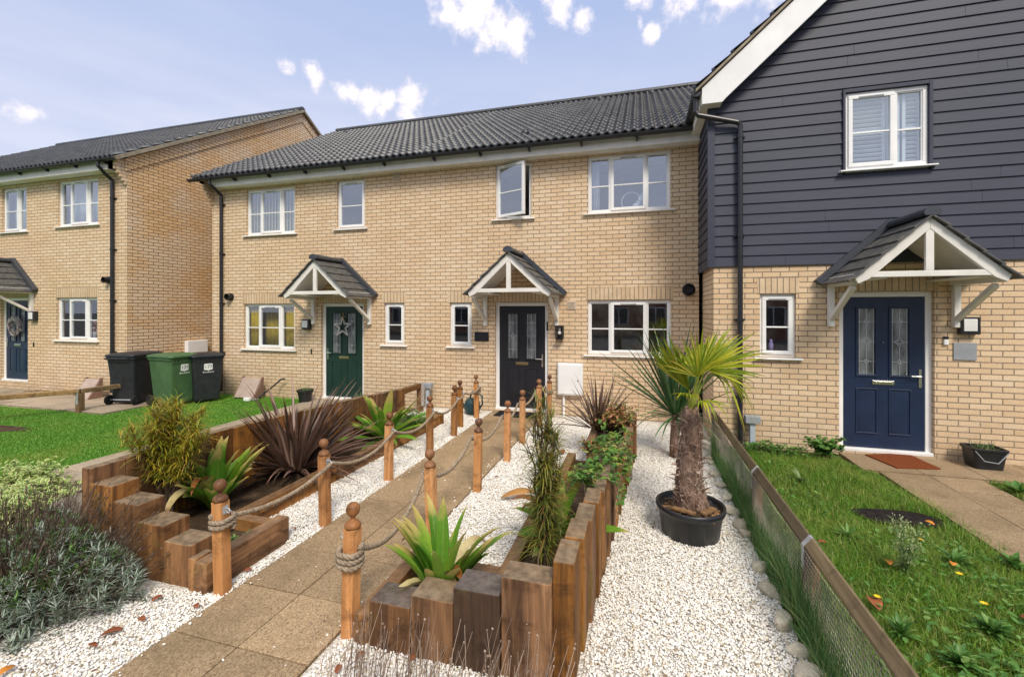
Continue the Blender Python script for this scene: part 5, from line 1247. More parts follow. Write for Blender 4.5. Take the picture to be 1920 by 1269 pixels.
def fan(mat, hub0, hub, dirn, L, n=34, half=2.3, cup=.25, droop=.25, parent=None, wd=.020, lat=None):
    # petiole and a pleated fan of narrow segments
    s = MB(); hub0, hub = Vector(hub0), Vector(hub); mid = hub0.lerp(hub, .5) + Vector((0, 0, .03)); s.tube([hub0, mid, hub], [.010, .008, .006], 6); po = s.build('petiole', M['palm_stalk'], parent)
    d = Vector(dirn).normalized(); l = d.cross(Vector((0, 0, 1))).normalized() if lat is None else (Vector(lat) - d * Vector(lat).dot(d)).normalized(); nrm = l.cross(d).normalized(); m = MB()
    for i in range(n):
        t = -1 + 2 * i / (n - 1); th = t * half + rnd(-.035, .035); v = (d * math.cos(th) + l * math.sin(th)).normalized(); Lk = L * (1 - .28 * abs(t) ** 1.5) * rnd(.80, 1.08)
        side = (-d * math.sin(th) + l * math.cos(th)); i0 = len(m.v); ns = 7; dj = rnd(.3, 1.4)
        for k in range(ns + 1):
            f = k / ns; w = wd * (.35 + 1.3 * f if f < .45 else .93 * (1 - ((f - .45) / .55) ** 1.6) + .04); c = hub + v * (Lk * f) + nrm * (cup * L * (f - f * f * .6) * .8) + Vector((0, 0, -droop * L * f ** 3 * dj))
            fo = w * .45; m.v += [tuple(c - side * w / 2 + nrm * fo), tuple(c), tuple(c + side * w / 2 + nrm * fo)]
        for k in range(ns):
            a = i0 + k * 3; b = a + 3
            for q in (0, 1): m.uv[len(m.f)] = ((q*.5, k/ns), (q*.5+.5, k/ns), (q*.5+.5, (k+1)/ns), (q*.5, (k+1)/ns)); m.f.append((a+q, a+q+1, b+q+1, b+q))
    m.build('frond', mat, parent, smooth=True)
M['palm_stalk'] = plain('palm_stalk', (.26, .30, .05), .5, .3, var=.25, scale=12)
top = (px, py, 1.03)
fan(M['palm'], top, (.54, 4.08, 1.43), (.80, .02, .56), .55, 21, .92, .10, .10, pr, .026, (.5, -.5, -.65))
fan(M['palm'], top, (.50, 4.05, 1.42), (.18, -.15, .95), .40, 11, .75, .06, .08, pr, .019, (.9, -.35, .1))
fan(M['palm'], top, (.47, 4.00, 1.38), (-.25, -.25, .93), .40, 12, 1.0, .1, .12, pr, .022, (.9, -.2, .2))
fan(M['palm'], top, (.42, 4.12, 1.25), (-.50, -.15, .85), .60, 22, .42, .05, .04, pr, .026, (.75, -.6, .3))
fan(M['palm'], top, (.58, 4.16, 1.38), (.85, -.1, -.05), .42, 18, .9, .1, .9, pr, .022)
fan(M['palm'], top, (.50, 3.98, 1.18), (.5, -.55, .05), .26, 14, 1.0, .15, .5, pr, .016)
fan(M['palm'], top, (.52, 4.30, 1.42), (.45, .75, .65), .46, 28, 1.6, .2, .2, pr, .022)
fan(M['palm'], top, (.40, 4.02, 1.20), (-.15, -.6, .35), .22, 12, 1.0, .15, .4, pr, .014)
# dark palm in the ground behind it
cp = empty('spiky_palm', (.46, 6.25, 0), 'dark green spiky palm on a thin brown stem behind the potted palm', 'palm')
m = MB(); m.tube([(.46, 6.25, -.05), (.455, 6.25, .25), (.47, 6.25, .56)], [.072, .058, .05], 12); m.build('trunk', M['fibre'], cp, smooth=True)
m = MB()
for i in range(58):
    az = rnd(0, 6.28); el = rnd(.5, 1.52); m.leaf((.47 + .03*math.cos(az), 6.25 + .03*math.sin(az), .56), az, el, rnd(.95, 1.38), rnd(.032, .046), rnd(.02, .22), 8, .4, sword, rnd(-.3, .3))
for i in range(26):
    az = rnd(0, 6.28); m.leaf((.47, 6.25, .54), az, rnd(-.2, .5), rnd(.5, .8), rnd(.022, .032), rnd(.6, 1.7), 8, .35, sword, rnd(-.3, .3))
m.build('foliage', M['cordy_dark'], cp, smooth=True)
m = MB()
m2 = cp
for i in range(2): m.leaf((.46, 6.2, .04), 2.9 + i*.5, .25, .35, .02, .5, 6, .2, sword)
m.build('dead_leaves', M['stem_dark'] if False else leafmat('dead_sword_leaf', [(0, (.12, .06, .04)), (1, (.25, .14, .09))], trans=.1), cp, smooth=True)

# weeds of the rough lawn
def rosette(loc, n, L, wd, mat, label, name='weed', el=(.3, 1.3), group='weeds in the rough lawn'):
    r = empty(name, loc, label, 'weed', group); m = MB()
    for i in range(n): m.leaf(loc, rnd(0, 6.28), rnd(*el), L*rnd(.5, 1.1), wd*rnd(.7, 1.2), rnd(.4, 1.1), 6, .2, wide, rnd(-.4, .4))
    m.build('foliage', mat, r, smooth=True); return r
def at(u, v): p = G(u, v); return (p.x, p.y, .01)
rosette(at(1590, 1010), 24, .15, .022, M['weed'], 'leafy dandelion rosette beside the upper fence strap')
rosette(at(1500, 905), 12, .17, .04, M['weed_pale'], 'small pale weed just behind the far fence strap')
rosette(at(1690, 1195), 30, .13, .028, M['weed'], 'leafy weed against the fence rail near the bottom edge')
rosette(at(1790, 1060), 60, .13, .022, M['weed'], 'tangle of dark leafy weed with seed heads in the middle of the rough lawn', el=(.2, 1.4))
rosette(at(1860, 1190), 70, .12, .032, M['weed'], 'broad patch of leafy weed at the bottom right corner', el=(.1, 1.3))
rosette(at(1800, 1250), 60, .12, .03, M['weed'], 'leafy weed by the bottom edge right of the fence', el=(.2, 1.3))
rosette(at(1900, 1065), 26, .12, .045, M['weed'], 'blue-green weed overhanging the right hand path')
rosette(at(1905, 925), 26, .14, .05, M['weed'], 'low weed at the right edge beyond the path')
m = MB(); random.seed(91)
for (cx, cy, rx, ry, n) in ((2.1, 2.75, .55, .35, 420), (2.55, 3.5, .35, .5, 300), (1.75, 3.4, .4, .5, 140), (1.5, 5.6, .4, .9, 160), (2.2, 4.2, .4, .4, 160), (1.4, 2.6, .2, .4, 120)):
    for i in range(n):
        a = rnd(0, 6.28); q = math.sqrt(random.random()); l = rnd(.02, .055); m.leaf((cx + rx*q*math.cos(a), cy + ry*q*math.sin(a), rnd(.01, .075)), rnd(0, 6.28), rnd(-.2, .7), l, l*rnd(.4, .75), rnd(.1, .8), 4, rnd(0, .25), wide, rnd(-.4, .4))
m.build('broad_leaf_cover', M['weed'], smooth=True, kind='stuff')
fb = empty('fleabane', at(1695, 1080), 'tall pale weed with fluffy seed heads in front of the bare earth', 'weed'); t = MB(); m = MB(); fz = MB(); x, y, z = at(1695, 1080)
for i in range(9):
    az = rnd(0, 6.28); sp = rnd(.02, .16); h = rnd(.26, .46); tip = Vector((x + sp*math.cos(az), y + sp*math.sin(az), h)); t.tube([(x, y, 0), Vector((x, y, 0)).lerp(tip, .5), tip], [.004, .003, .002], 5)
    for k in range(20): q = Vector((x, y, 0)).lerp(tip, rnd(.15, 1)); m.leaf(q, rnd(0, 6.28), rnd(-.2, .8), rnd(.03, .09), .011, rnd(.2, .8), 4, .1, wide)
    for k in range(14): q = tip + Vector((rnd(-.06, .06), rnd(-.06, .06), rnd(-.10, .04))); fz.sphere(q, rnd(.003, .006), 6, 4); t.tube([tip - Vector((0, 0, .08)), q], [.0012, .001], 3)
t.build('stem', M['weed_pale'], fb); m.build('foliage', M['weed_pale'], fb, smooth=True); fz.build('seed_heads', M['fluff'], fb)
leafy((2.35, 6.72, 0), 'leafy bramble growing up beside the blue door', 'bramble', 'weed', 330, (.30, .22, .42), M['weed'], .075, .75, 18, el=(-.3, .9))
leafy((1.75, 6.75, 0), 'straggling ground weeds along the foot of the right hand brick wall', 'ground_weeds', 'weed', 700, (.55, .22, .16), M['weed'], .05, .55, 40)
for (u, v) in ((1645, 1145), (1799, 1100), (1725, 1032), (1845, 1158)):
    p = at(u, v); o = empty('yellow_flower', p, 'small yellow flower in the rough lawn', 'flower', 'yellow flowers in the rough lawn'); t = MB(); t.tube([p, (p[0], p[1], .09)], .002, 4); t.build('stalk', M['weed'], o); m = MB()
    for k in range(11): m.leaf((p[0], p[1], .09), 6.28*k/11, .35, .024, .009, .3, 3, 0, wide)
    m.build('petals', M['yellow'], o)
# ------------------------------------------------------------------ bins
M['binblack'] = plain('black_bin_plastic', (.022, .024, .028), .5, .4, var=.3, scale=9, bump=.15, bscale=200); M['bingreen'] = plain('green_bin_plastic', (.065, .135, .055), .5, .4, var=.18, scale=5, bump=.15, bscale=200)
M['label'] = plain('white_sticker', (.82, .82, .8), .5, .3, var=.04); M['ink'] = plain('grey_print', (.16, .16, .17), .6, .2)
def rrect(w, d, z, r=.05, cy=0.0, n=4):
    out = []
    for (sx, sy, a0) in ((1, 1, 0), (-1, 1, 90), (-1, -1, 180), (1, -1, 270)):
        for k in range(n + 1): a = R(a0 + 90 * k / n); out.append((sx*(w/2 - r) + r*math.cos(a), cy + sy*(d/2 - r) + r*math.sin(a), z))
    return out
def letters(txt, size, mat, parent, mtx, name):
    cu = bpy.data.curves.new(name, 'FONT'); cu.body = txt; cu.size = size; cu.align_x = 'CENTER'; cu.align_y = 'CENTER'; cu.extrude = .0006
    ob = bpy.data.objects.new(name, cu); COL.objects.link(ob); bpy.context.view_layer.update()
    me = bpy.data.meshes.new_from_object(ob.evaluated_get(bpy.context.evaluated_depsgraph_get())); COL.objects.unlink(ob); bpy.data.objects.remove(ob); bpy.data.curves.remove(cu)
    me.transform(mtx); me.materials.clear(); me.materials.append(mat); o = bpy.data.objects.new(name, me); COL.objects.link(o); o.parent = parent; WORG[o.name] = Vector((0, 0, 0)); return o
def bin_(loc, rz, mat, label, sticker, s=1.0):
    root = empty('wheelie_bin', (0, 0, 0)); k = s
    b = MB(); b.loft([rrect(.46, .50, .04, .05), rrect(.47, .53, .09, .05), rrect(.565, .68, .90, .06), rrect(.565, .68, .97, .06)]); body = b.build('body', M[mat], root, bevel=.006)
    m = MB(); m.loft([rrect(.595, .70, .925, .06), rrect(.605, .715, .93, .06), rrect(.605, .715, .97, .06), rrect(.595, .70, .975, .06)]); 
    for x in np.linspace(-.24, .24, 8): m.box(x-.012, x+.012, -.362, -.34, .88, .924)
    m.build('rim', M[mat], body)
    l = MB(); l.loft([rrect(.63, .765, .977, .07, -.01), rrect(.64, .775, .99, .07, -.01), rrect(.63, .76, 1.018, .07, -.01), rrect(.50, .60, 1.045, .09, -.01), rrect(.30, .36, 1.055, .1, -.01)]); l.build('lid', M[mat], root, bevel=.004)
    h = MB(); h.tube([(-.24, .36, .93), (-.24, .41, .95), (.24, .41, .95), (.24, .36, .93)], .016, 8); h.build('handle', M[mat], root)
    for sx in (-1, 1):
        w = MB(); w.tube([(sx*.255, .27, .10), (sx*.305, .27, .10)], .10, 22); wh = w.build('wheel', M['rubber'], root, bevel=.01)
        w = MB(); w.tube([(sx*.3055, .27, .10), (sx*.312, .27, .10)], .055, 16); w.build('hub', M['binblack'], wh)
    a = MB(); a.tube([(-.25, .27, .10), (.25, .27, .10)], .012, 8); a.build('axle', M['galv'], root)
    if sticker:
        fy = -.318; tl = math.atan2(.075, .81)
        st = MB(); st.loft([[(x*.5, fy - .016 + (z-.76)*-.092 - yy, z) for (x, z) in ((-.155, .715), (-.13, .70), (.13, .70), (.155, .715), (.155, .82), (.13, .835), (-.13, .835), (-.155, .82))] for yy in (0.0, .003)]); so2 = st.build('number_sticker', M['label'], root)
        mx = Matrix.Translation((0, fy - .024, .768)) @ Matrix.Rotation(R(90) + .092, 4, 'X'); letters('177', .095, M['ink'], so2, mx, 'number')
        mx = Matrix.Translation((0, fy - .0135, .655)) @ Matrix.Rotation(R(90) + .092, 4, 'X'); letters('Breckland', .05, M['label'], root, mx, 'council_name')
        c = MB(); c.add([(-.03, fy - .0125, .695), (.0, fy - .0115, .68), (.03, fy - .0125, .695), (.03, fy-.0115, .695), (0, fy-.0105, .68), (-.03, fy-.0115, .695)], [(0, 1, 2), (3, 4, 5)]); c.build('emblem', M['label'], root)
    root.location = loc; root.rotation_euler = (0, 0, rz); root.scale = (k, k, k); return tag(root, label, 'bin', 'wheelie bins between the houses')
bin_((-10.15, 6.80, .02), R(-167), 'binblack', 'large black wheelie bin with its wheels facing the lawn', False, 1.0)
bin_((-9.30, 6.98, .0), R(86), 'bingreen', 'green wheelie bin with a white number sticker', True, 1.0)
bin_((-9.00, 7.42, .0), R(62), 'binblack', 'black wheelie bin with a white number sticker, right of the green bin', True, .98)

# ------------------------------------------------------------------ splash covers at the foot of the drainpipes
M['pink'] = plain('faded_pink_plastic', (.42, .33, .28), .7, .25, var=.15); M['brownp'] = plain('brown_plastic', (.22, .13, .10), .7, .25)
def cover(x, y, label, w=.5):
    r = empty('sloping_cover', (x, y, 0), label, 'cover', 'sloping covers by the drainpipes')
    m = MB(); m.prism([(y - .30, .02), (y - .27, .02), (y - .04, .42), (y - .07, .42)], 'x', x - w/2, x + w/2); m.build('top_panel', M['pink'], r, bevel=.008)
    for sx in (x - w/2 - .03, x + w/2 + .001):
        m = MB(); m.prism([(y - .31, .0), (y - .02, .0), (y - .01, .45), (y - .06, .45), (y - .13, .27)], 'x', sx, sx + .03); m.build('side_panel', M['brownp'], r, bevel=.005)
cover(-11.62, 7.0, 'faded pink-brown sloping cover leaning by the left house wall beside the bins', .42)
cover(-8.35, 8.08, 'pink-brown sloping cover at the foot of the drainpipe right of the bins', .5)
r = empty('edging_tool', (-7.75, 7.95, 0), 'black bent handle of a garden tool leaning beside the sloping cover', 'tool'); m = MB(); m.tube([(-7.98, 7.75, 0), (-7.75, 7.95, .24), (-7.60, 8.08, .42), (-7.53, 8.11, .42)], .017, 8); m.build('handle', M['black'], r)
m = MB(); m.bar((-8.03, 7.72, .02), (-7.93, 7.78, .02), .06, .03); m.build('tool_head', M['galv'], r)
r = empty('white_block', (-8.05, 7.62, 0), 'small white block lying on the grass by the sloping cover', 'block'); m = MB(); m.box(-8.13, -7.99, 7.58, 7.66, 0, .07); m.build('block', M['label'], r, bevel=.01)

# ------------------------------------------------------------------ pots, can, mat, capped pipes
def pot(loc, r0, r1, h, label, sprig=True, name='plant_pot', square=False):
    r = empty(name, loc, label, 'pot'); x, y, z = loc; m = MB()
    if square:
        m.loft([[(x+a, y+b, z+c) for a, b, c in rrect(2*q, 2*q*.8, zz, .04)] for q, zz in ((r0, 0), (r1, h*.86), (r1*1.08, h*.87), (r1*1.08, h), (r1*.97, h), (r1*.93, h*.8))]); m.build('pot', M['black'], r, bevel=.003)
        m = MB(); m.tube([(x-r1*1.0, y-r1*.86, z+h*.9), (x-r1*.5, y-r1*.93, z+h*.45), (x+r1*.3, y-r1*.93, z+h*.38), (x+r1*.95, y-r1*.86, z+h*.9)], .006, 6); m.build('wire_handle', M['grey'], r)
    else: m.lathe([(r0, 0), (r1*.97, h*.8), (r1*1.08, h*.82), (r1*1.08, h), (r1*.96, h), (r1*.9, h*.82)], loc, 24); m.build('pot', M['black'], r, smooth=False)
    m = MB(); m.lathe([(r1*.9, h*.84), (.01, h*.88)], loc, 18, 1, .8 if square else 1); m.build('compost', M['earth'], r)
    if sprig:
        m = MB()
        for i in range(90): a = rnd(0, 6.28); q = rnd(0, r1*.8); m.leaf((x+q*math.cos(a), y+q*math.sin(a)*.8, z+h*.85), rnd(0, 6.28), rnd(.4, 1.5), rnd(.05, .16), .006, rnd(.2, 1.2), 4, .1, wide)
        m.build('sprigs', M['weed_pale'], r)
    return r
pot((-6.80, 7.88, 0), .115, .155, .26, 'black round plant pot with wispy stems left of the green door')
pot((-5.50, 7.97, 0), .13, .18, .14, 'low black bowl right of the green door')
pot((4.06, 6.82, .018), .14, .165, .25, 'square black bucket-like pot with a wire handle right of the blue door', True, square=True)
M['canmat'] = plain('dark_teal_plastic', (.018, .055, .062), .35, .5, var=.2)
c = empty('watering_can', (-2.99, 7.80, 0), 'dark teal watering can against the wall left of the black door', 'watering can'); x, y = -2.99, 7.80
m = MB(); m.lathe([(.10, 0), (.135, .03), (.15, .12), (.142, .22), (.105, .29), (.03, .305)], (x, y, 0), 24); m.build('body', M['canmat'], c, smooth=True)
m = MB(); m.tube([(x-.12, y, .07), (x-.20, y, .20), (x-.27, y, .36), (x-.30, y, .41)], [.03, .022, .017, .017], 10); sp = m.build('spout', M['canmat'], c, smooth=True)
m = MB(); m.tube([(x-.295, y, .405), (x-.33, y, .44)], [.02, .045], 12); m.build('rose', M['canmat'], sp)
m = MB(); m.tube([(x-.05, y, .28), (x-.02, y, .40), (x+.09, y, .42), (x+.19, y, .34), (x+.20, y, .20), (x+.14, y, .10)], .016, 8); m.build('handle', M['canmat'], c, smooth=True)
def coir(name, a, b):
    t = NT(name); cc = t.coord(); col = t.ramp(t.noise(cc, 130, 4, .7), [(.3, a), (.7, b)]); t.bump(t.noise(cc, 190, 3), 1, .01); return t.fin(col, .95, .05)
m = MB(); m.add([tuple(G(u, v, .022).to_tuple()[:2]) + (z,) for z in (.022, .036) for (u, v) in ((1622, 853), (1700, 851), (1764, 880), (1682, 878))], [(0, 1, 2, 3), (4, 5, 6, 7)] + [(i, (i+1) % 4, (i+1) % 4 + 4, i + 4) for i in range(4)])
tag(m.build('doormat', coir('rust_coir', (.16, .045, .018), (.30, .09, .035))), 'rust-red doormat on the paving in front of the blue door', 'doormat')
m = MB(); m.box(-2.55, -1.75, 7.72, 8.12, .014, .028); tag(m.build('doormat', coir('black_coir', (.012, .012, .014), (.04, .04, .045))), 'black doormat in front of the black door', 'doormat')
def capped(x, y, h, label):
    r = empty('capped_pipe', (x, y, 0), label, 'pipe'); m = MB(); m.box(x-.035, x+.035, y-.035, y+.035, -.05, h); m.build('pipe', M['bluegrey'], r, bevel=.01)
    m = MB(); m.box(x-.095, x+.095, y-.07, y+.07, h+.001, h+.10); m.build('cap', M['grey'], r, bevel=.008)
capped(-4.02, 8.03, .40, 'pale grey capped pipe standing against the wall right of the left sleeper bed'); capped(1.53, 6.93, .36, 'pale grey capped pipe at the foot of the right hand drainpipe')

# ------------------------------------------------------------------ decorations and things seen in the windows
M['silver'] = plain('silvered_twig', (.55, .53, .52), .5, .5, var=.3, scale=30); M['mauve'] = plain('mauve_twig', (.30, .22, .22), .8, .2, var=.4, scale=30)
def star(loc, label):
    r = empty('star_decoration', loc, label, 'decoration'); m = MB(); x, y, z = loc; P = [Vector((x + (.21 if k % 2 == 0 else .085)*math.sin(math.pi*k/5), y, z + (.21 if k % 2 == 0 else .085)*math.cos(math.pi*k/5))) for k in range(10)]
    for k in range(10):
        for j in range(7): m.tube([P[k] + Vector((rnd(-.02, .02), rnd(-.025, .01), rnd(-.02, .02))), P[(k+1) % 10] + Vector((rnd(-.02, .02), rnd(-.025, .01), rnd(-.02, .02)))], .006, 5)
    m.build('twig_star', M['silver'], r); m = MB(); m.tube([P[0], (x, y, z + .30)], .006, 5)
    for s in (-1, 1): m.leaf((x, y - .02, z + .19), math.pi/2 + s*1.4, .4, .09, .05, .8, 5, .3, wide); m.leaf((x, y - .02, z + .19), math.pi/2 + s*1.2, -.9, .09, .035, .2, 4, .3)
    m.build('ribbon', plain('gold_ribbon', (.45, .30, .10), .5), r)
star((-6.13, FY + .03, 1.58), 'silvery twig star hanging on the green door')
r = empty('door_wreath', (-14.80, LY + .02, 1.55), 'round twig wreath on the dark navy door at the left edge', 'wreath'); m = MB(); m2 = MB()
for i in range(260):
    a = rnd(0, 6.28); q = rnd(.15, .23); c = Vector((-14.80 + q*math.cos(a), LY + .015 + rnd(-.05, .02), 1.55 + q*math.sin(a))); d = Vector((-math.sin(a) + rnd(-.7, .7), rnd(-.5, .2), math.cos(a) + rnd(-.7, .7))).normalized() * rnd(.04, .09)
    (m if i % 2 else m2).tube([c - d, c, c + d], [.004, .009, .003], 5)
m.build('twigs', M['mauve'], r); m2.build('frosted_twigs', M['silver'], r)
def curtain(name, x0, x1, z0, z1, y, mat, label, folds=6, amp=.025, group=None, cat='curtain'):
    m = MB(); n = folds * 10; row = []
    for i in range(n + 1):
        t = i / n; row.append((x0 + (x1 - x0)*t, y + amp*math.sin(2*math.pi*folds*t) + .006*math.sin(17*t)))
    for (a, b), (c_, d) in zip(row[:-1], row[1:]): m.add([(a, b, z0), (c_, d, z0), (c_, d, z1), (a, b, z1), (a, b+.004, z0), (c_, d+.004, z0), (c_, d+.004, z1), (a, b+.004, z1)], [(0, 1, 2, 3), (7, 6, 5, 4), (3, 2, 6, 7), (0, 4, 5, 1)])
    return tag(m.build(name, mat, smooth=True), label, cat, group)
M['yellowcloth'] = plain('mustard_cloth', (.55, .40, .04), .85, .1, var=.2, scale=12); M['creamcloth'] = plain('cream_blind', (.66, .60, .38), .8, .1, var=.05); M['net'] = plain('white_net', (.70, .70, .74), .9, .1, var=.08)
curtain('curtain', -8.72, -8.46, 1.05, 2.1, FY+.145, M['yellowcloth'], 'mustard yellow curtain at the left of the lower window beside the green door', 3, group='yellow curtains')
curtain('curtain', -7.72, -7.40, 1.05, 2.1, FY+.145, M['yellowcloth'], 'mustard yellow curtain at the right of the lower window beside the green door', 4, group='yellow curtains')
curtain('curtain', -8.45, -7.66, 1.05, 2.1, FY+.30, M['yellowcloth'], 'mustard yellow curtain hanging deeper inside the middle of the lower window', 7, .03, group='yellow curtains')
def vblind(x0, x1, z0, z1, y, mat, label, n):
    m = MB(); w = (x1 - x0)/n
    for i in range(n): xa = x0 + i*w; m.add([(xa, y+.022, z0), (xa+w*1.05, y-.022, z0), (xa+w*1.05, y-.022, z1), (xa, y+.022, z1), (xa, y+.024, z0), (xa+w*1.05, y-.020, z0), (xa+w*1.05, y-.020, z1), (xa, y+.024, z1)], [(0, 1, 2, 3), (7, 6, 5, 4)])
    return tag(m.build('window_blind', mat), label, 'blind')
vblind(-8.66, -7.40, 3.66, 4.66, FY+.145, M['creamcloth'], 'cream vertical blind in the upstairs window above the yellow curtains', 15)
curtain('curtain', -13.2, -11.9, 3.95, 4.95, LY+.22, M['net'], 'white net curtain in the upper right window of the house at the left edge', 9, .02); curtain('curtain', -15.2, -14.4, 3.9, 4.9, LY+.22, M['net'], 'white net curtain in the upstairs window at the left edge of the picture', 6, .02)
curtain('curtain', -.84, -.70, 3.7, 4.7, FY+.20, M['net'], 'pale curtain gathered at the left of the upper window with the flower hoop', 3, .02)
m = MB()                                                                       # white louvre shutters
x0, x1, z0, z1 = WR['up']; ys = RY2 + .09
for (a, b) in ((x0+.03, x0+.50), (x0+.51, x0+.66), (x0+.69, x1-.03)):
    m.box(a, a+.035, ys-.015, ys+.015, z0, z1); m.box(b-.035, b, ys-.015, ys+.015, z0, z1); z = z0 + .04
    m.box(a+.035, b-.035, ys-.015, ys+.015, (z0+z1)/2-.025, (z0+z1)/2+.025)
    while z < z1 - .04: m.bar((a+.035, ys, z), (b-.035, ys, z), .05, .006, up=(0, .55, 1)); z += .058
tag(m.build('louvre_shutter', M['white']), 'white louvred shutters inside the upper window of the boarded house', 'shutter')
r = empty('flower_hoop', (-.13, FY+.16, 3.75), 'white hoop with white flowers on the sill of the upper right brick window', 'ornament'); m = MB(); m.tube([(-.13 + .17*math.cos(t), FY+.16, 3.90 + .17*math.sin(t)) for t in np.linspace(-1.2, 4.35, 40)], .008, 6); m.build('hoop', M['white'], r)
m = MB()
for i in range(40): q = rnd(0, 1); m.sphere((-.10 + .18*q + rnd(-.03, .03), FY+.155 + rnd(-.03, .03), 3.76 + .22*q + rnd(-.03, .04)), rnd(.016, .03), 7, 5)
m.build('flowers', M['net'], r)
r = empty('purple_bottle', (1.84, RY2+.18, 1.33), 'purple bottle on the sill of the small window left of the blue door', 'bottle'); m = MB(); m.lathe([(.03, 0), (.033, .13), (.02, .15), (.024, .17), (.024, .19), (.01, .2)], (1.84, RY2+.18, 1.32), 14); m.build('bottle', plain('purple_plastic', (.40, .30, .62), .4), r, smooth=True)
r = empty('potted_flowers', (-12.33, LY+.2, 1.27), 'small vase of pink and white flowers in the lower window of the left house', 'plant'); m = MB(); m.lathe([(.05, 0), (.07, .12), (.05, .16)], (-12.33, LY+.2, 1.27), 12); m.build('vase', M['net'], r)
m = MB()
for i in range(22): m.sphere((-12.33 + rnd(-.08, .08), LY+.2 + rnd(-.05, .05), 1.48 + rnd(-.06, .20)), rnd(.02, .04), 7, 5)
m.build('flowers', plain('pink_flower', (.62, .40, .40), .7, var=.3, scale=20), r)
r = empty('sideboard', (-.2, FY+1.5, 0), 'pale cabinet with an orange box on it inside the lower right window', 'cabinet'); m = MB(); m.box(-.55, .35, FY+1.4, FY+1.8, 0, .95); m.box(-.6, .4, FY+1.38, FY+1.82, .951, .99); m.build('cabinet', M['net'], r)
m = MB(); m.box(-.12, .1, FY+1.45, FY+1.6, .992, 1.22); tag(m.build('storage_box', plain('orange_card', (.55, .28, .07), .7)), 'orange box standing on the cabinet inside the lower right window', 'box')

# ------------------------------------------------------------------ stones, leaves and small finds
def stone():
    t = NT('pale_field_stone'); c = t.coord(); oi = t.n('ObjectInfo'); col = t.ramp(t.noise(c, 14, 7, .7), [(.3, (.30, .24, .17)), (.5, (.62, .55, .43)), (.7, (.80, .74, .63))]); hv = t.n('HueSaturation'); t.L.new(col, hv.inputs['Color']); t.L.new(t.rng(oi.outputs['Random'], 0, 1, .7, 1.2), hv.inputs['Value']); t.bump(t.noise(c, 30, 6), .4, .01); return t.fin(hv.outputs[0], .85, .2)
M['stone'] = stone()
import bmesh
def fieldstone(seed):
    rs = np.random.default_rng(seed); P = rs.normal(0, 1, (22, 3)); P /= np.linalg.norm(P, axis=1)[:, None]; P *= np.array((1, .74, .62)) * rs.uniform(.8, 1.1, (22, 1))
    bm = bmesh.new(); [bm.verts.new(p) for p in P]; bmesh.ops.convex_hull(bm, input=bm.verts[:]); bmesh.ops.subdivide_edges(bm, edges=bm.edges[:], cuts=2, use_grid_fill=True); bmesh.ops.smooth_vert(bm, verts=bm.verts[:], factor=.14, use_axis_x=True, use_axis_y=True, use_axis_z=True)
    for v in bm.verts: v.co += Vector(rs.normal(0, .018, 3))
    me = bpy.data.meshes.new('rock'); bm.to_mesh(me); bm.free(); me.materials.append(M['stone']); me.polygons.foreach_set('use_smooth', [True]*len(me.polygons)); o = bpy.data.objects.new('rock', me); COL.objects.link(o); WORG[o.name] = Vector(); return o
rk = [fieldstone(q) for q in (3, 8, 14)]
where = [((1300, 1218), .14), ((1500, 1215), .10), ((1470, 1165), .13), ((1448, 1105), .13), ((1432, 1062), .11), ((1415, 1000), .10), ((1392, 982), .10), ((1385, 958), .13), ((1370, 930), .09), ((1362, 908), .10), ((1352, 888), .11), ((1362, 868), .10), ((1340, 858), .10), ((1322, 835), .13), ((1318, 812), .11), ((1520, 1262), .13)]
rlab = ['eighth', 'third', 'fourth']; used = set()
where = sorted(where[1:], key=lambda w: -w[0][1])
words = ['pale rock nearest the bottom edge beside the wire fence', 'second rock from the bottom in the fence-side edging', 'third rock from the bottom in the fence-side edging, pale and blocky', 'fourth rock from the bottom in the fence-side edging', 'fifth rock from the bottom in the fence-side edging, narrow and upright', 'rock level with the front of the palm tub, rounded grey', 'rounded rock just right of the palm tub front', 'long brown-topped rock right of the palm tub', 'small rock right of the tub rim in the edging', 'rock right of the palm tub, in the middle of the edging', 'rock beside the foot of the palm trunk in the edging', 'whitish rock just behind the palm trunk', 'pale rock right of the palm trunk, left of a greyer one', 'large brown rock behind the palm near the far fence end', 'last rock in the edging, close to the house wall']
for i, ((u, v), s) in enumerate(where):
    o = rk[i % 3] if i < 3 else copy_tree(rk[i % 3]); p = G(u, v, .03); s *= .82; p.x = min(p.x, .90 - s*.35); o.location = (p.x, p.y, s*.22); o.rotation_euler = (rnd(-.2, .2), rnd(-.2, .2), rnd(0, 6.28)); o.scale = (s*rnd(.75, 1.2), s*rnd(.7, 1.15), s*rnd(.6, 1.1)); tag(o, words[i], 'rock', 'rocks edging the gravel')
random.seed(5)
M['leaf_brown'] = plain('fallen_brown_leaf', (.27, .085, .035), .6, .3, var=.3, scale=20); M['leaf_orange'] = plain('fallen_orange_leaf', (.58, .22, .035), .6, .3, var=.2, scale=20)
def fallen(u, v, L, mat, label, z=.012, wd=.6):
    p = G(u, v, z); m = MB(); az = rnd(0, 6.28); m.leaf((0, 0, .006), 0, .15, L, L*wd, .5, 8, .25, wide, rnd(-.4, .4)); o = m.build('fallen_leaf', mat, smooth=True); o.location = (p.x, p.y, z); o.rotation_euler = (rnd(-.15, .15), rnd(-.1, .1), az); so_ = o.modifiers.new('thick', 'SOLIDIFY'); so_.thickness = .0012; tag(o, label, 'leaf', 'fallen leaves')
